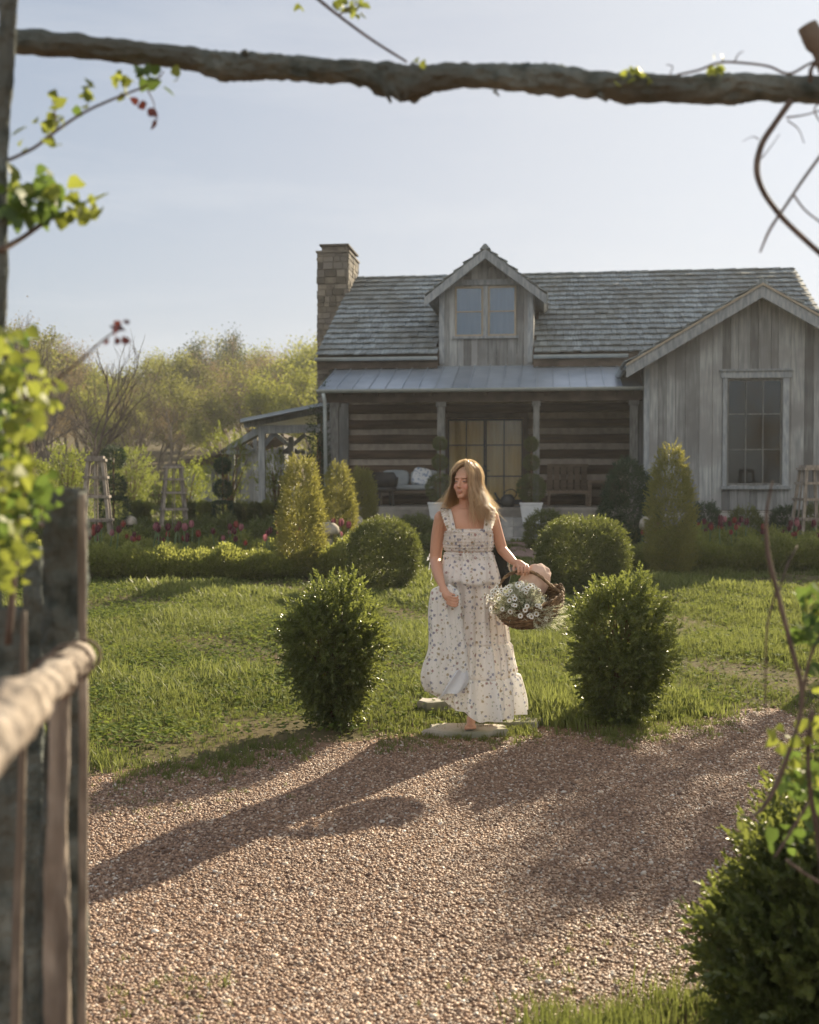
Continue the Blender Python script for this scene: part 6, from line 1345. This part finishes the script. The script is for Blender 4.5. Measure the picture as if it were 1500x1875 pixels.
vine('bare_vine','bare curling vine stem with thorny twigs hanging at the upper right',2.3,
  [([(1448,185,6.3),(1420,225,5.6),(1395,265,5.9),(1386,310,6.3),(1398,350,5.6),(1430,395,5.6),(1470,435,5.6),(1520,480,5.6)],2.3,2.2),
   ([(1510,275,3.1),(1470,330,3.1),(1440,375,2.8),(1410,420,2.7),(1392,462,1.8)],2.25,2.25),([(1452,355,2.1),(1475,385,1.8),(1510,412,1.7)],2.2,2.2),([(1440,215,1.8),(1475,210,1.5),(1515,198,1.4)],2.3,2.3),
   ([(1442,220,1.4),(1462,236,1.0),(1473,262,0.7)],2.3,2.3),([(1500,185,2.1),(1492,205,1.4),(1515,240,1.4)],2.3,2.3),([(1395,290,1.4),(1412,268,0.9),(1428,245,0.6)],2.3,2.3),([(1390,255,1.1),(1378,250,0.7),(1360,259,0.3)],2.3,2.3),
   ([(1240,137,2.1),(1280,128,2.2),(1320,114,2.2),(1370,116,2.2),(1410,122,2.2),(1445,135,2.4),(1480,118,2.4),(1520,100,2.1)],2.28,2.25),([(1345,113,1.4),(1352,100,1.1),(1362,93,0.7)],2.28,2.28),([(1225,140,1.3),(1232,122,1.0),(1220,118,0.6)],2.28,2.28),([(1500,115,3.5),(1486,125,4.2),(1484,150,4.2)],2.22,2.22)],
  [('foliage',cluster([(1165,128),(1175,132),(1160,138),(1182,136),(1310,128),(1318,110),(1325,124),(1300,132),(1140,142),(765,108)],30,5,2.3,13,.02),.018,vine_y)])
vine('leafy_vine','tall thin vine with bent reddish stem and sparse leaves along the right edge',2.4,
  [([(1415,880,1.9),(1404,940,3.0),(1406,1010,4.1),(1425,1090,4.5),(1448,1180,4.9),(1468,1260,4.9),(1462,1325,4.5),(1440,1390,4.9),(1420,1440,5.2),(1395,1482,4.1),(1372,1498,2.2)],2.4,2.3),
   ([(1422,1080,2.2),(1405,1150,1.9),(1402,1250,1.7),(1402,1320,1.2)],2.38,2.38),([(1425,1090,2.2),(1440,1040,1.9),(1460,1000,1.5)],2.4,2.5),([(1470,1270,3.0),(1485,1200,3.0),(1510,1150,3.0)],2.4,2.4),
   ([(1488,1300,4.5),(1480,1380,4.5),(1485,1460,5.2),(1500,1540,6.0),(1510,1700,6.8),(1515,2400,7.5)],2.35,2.35),([(1480,1470,3.0),(1450,1520,3.0),(1425,1560,2.6),(1418,1570,2.2)],2.3,2.3),([(1440,1575,3.0),(1475,1600,3.0),(1510,1622,3.0)],2.25,2.25)],
  [('foliage',cluster([(1490,1120),(1500,1090),(1470,1160),(1495,1170),(1500,1210),(1480,1090),(1505,1140)],46,12,2.5,14,.06),.038,vine_g),
   ('foliage',cluster([(1490,1100),(1440,1360),(1420,1350),(1460,1390),(1480,1320),(1470,1420),(1495,1350),(1500,1250)],44,12,2.35,15,.05),.030,vine_y),
   ('foliage',cluster([(1465,1400),(1450,1430),(1490,1450),(1440,1530),(1480,1500),(1500,1420)],60,14,2.45,16,.06),.034,vine_g)])
# big dark shrub in the lower right corner
cx=on_ground(1475,3.15); 
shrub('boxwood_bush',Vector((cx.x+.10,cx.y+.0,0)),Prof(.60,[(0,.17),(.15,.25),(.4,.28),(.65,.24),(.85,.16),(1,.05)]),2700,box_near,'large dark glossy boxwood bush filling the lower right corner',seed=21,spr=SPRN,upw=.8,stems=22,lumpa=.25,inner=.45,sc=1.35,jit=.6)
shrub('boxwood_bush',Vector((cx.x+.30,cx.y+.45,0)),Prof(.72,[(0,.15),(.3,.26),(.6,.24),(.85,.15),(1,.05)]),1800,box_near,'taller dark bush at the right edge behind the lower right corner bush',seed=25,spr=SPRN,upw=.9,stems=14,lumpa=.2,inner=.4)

# ------------------------------------------------------------ the air
mb=MB(); mb.box(-75,75,-34,150,-1.3,19.5); hz=bpy.data.materials.new('air'); hz.use_nodes=True; n_=hz.node_tree.nodes; n_.remove(n_['Principled BSDF']); pv=n_.new('ShaderNodeVolumePrincipled'); pv.inputs['Color'].default_value=(.93,.95,1,1); pv.inputs['Density'].default_value=.0006; pv.inputs['Anisotropy'].default_value=.35
hz.node_tree.links.new(pv.outputs[0],n_['Material Output'].inputs['Volume']); o=mb.build('haze',hz); tag(o,kind='stuff',label='thin warm evening haze filling the garden air',cat='haze')
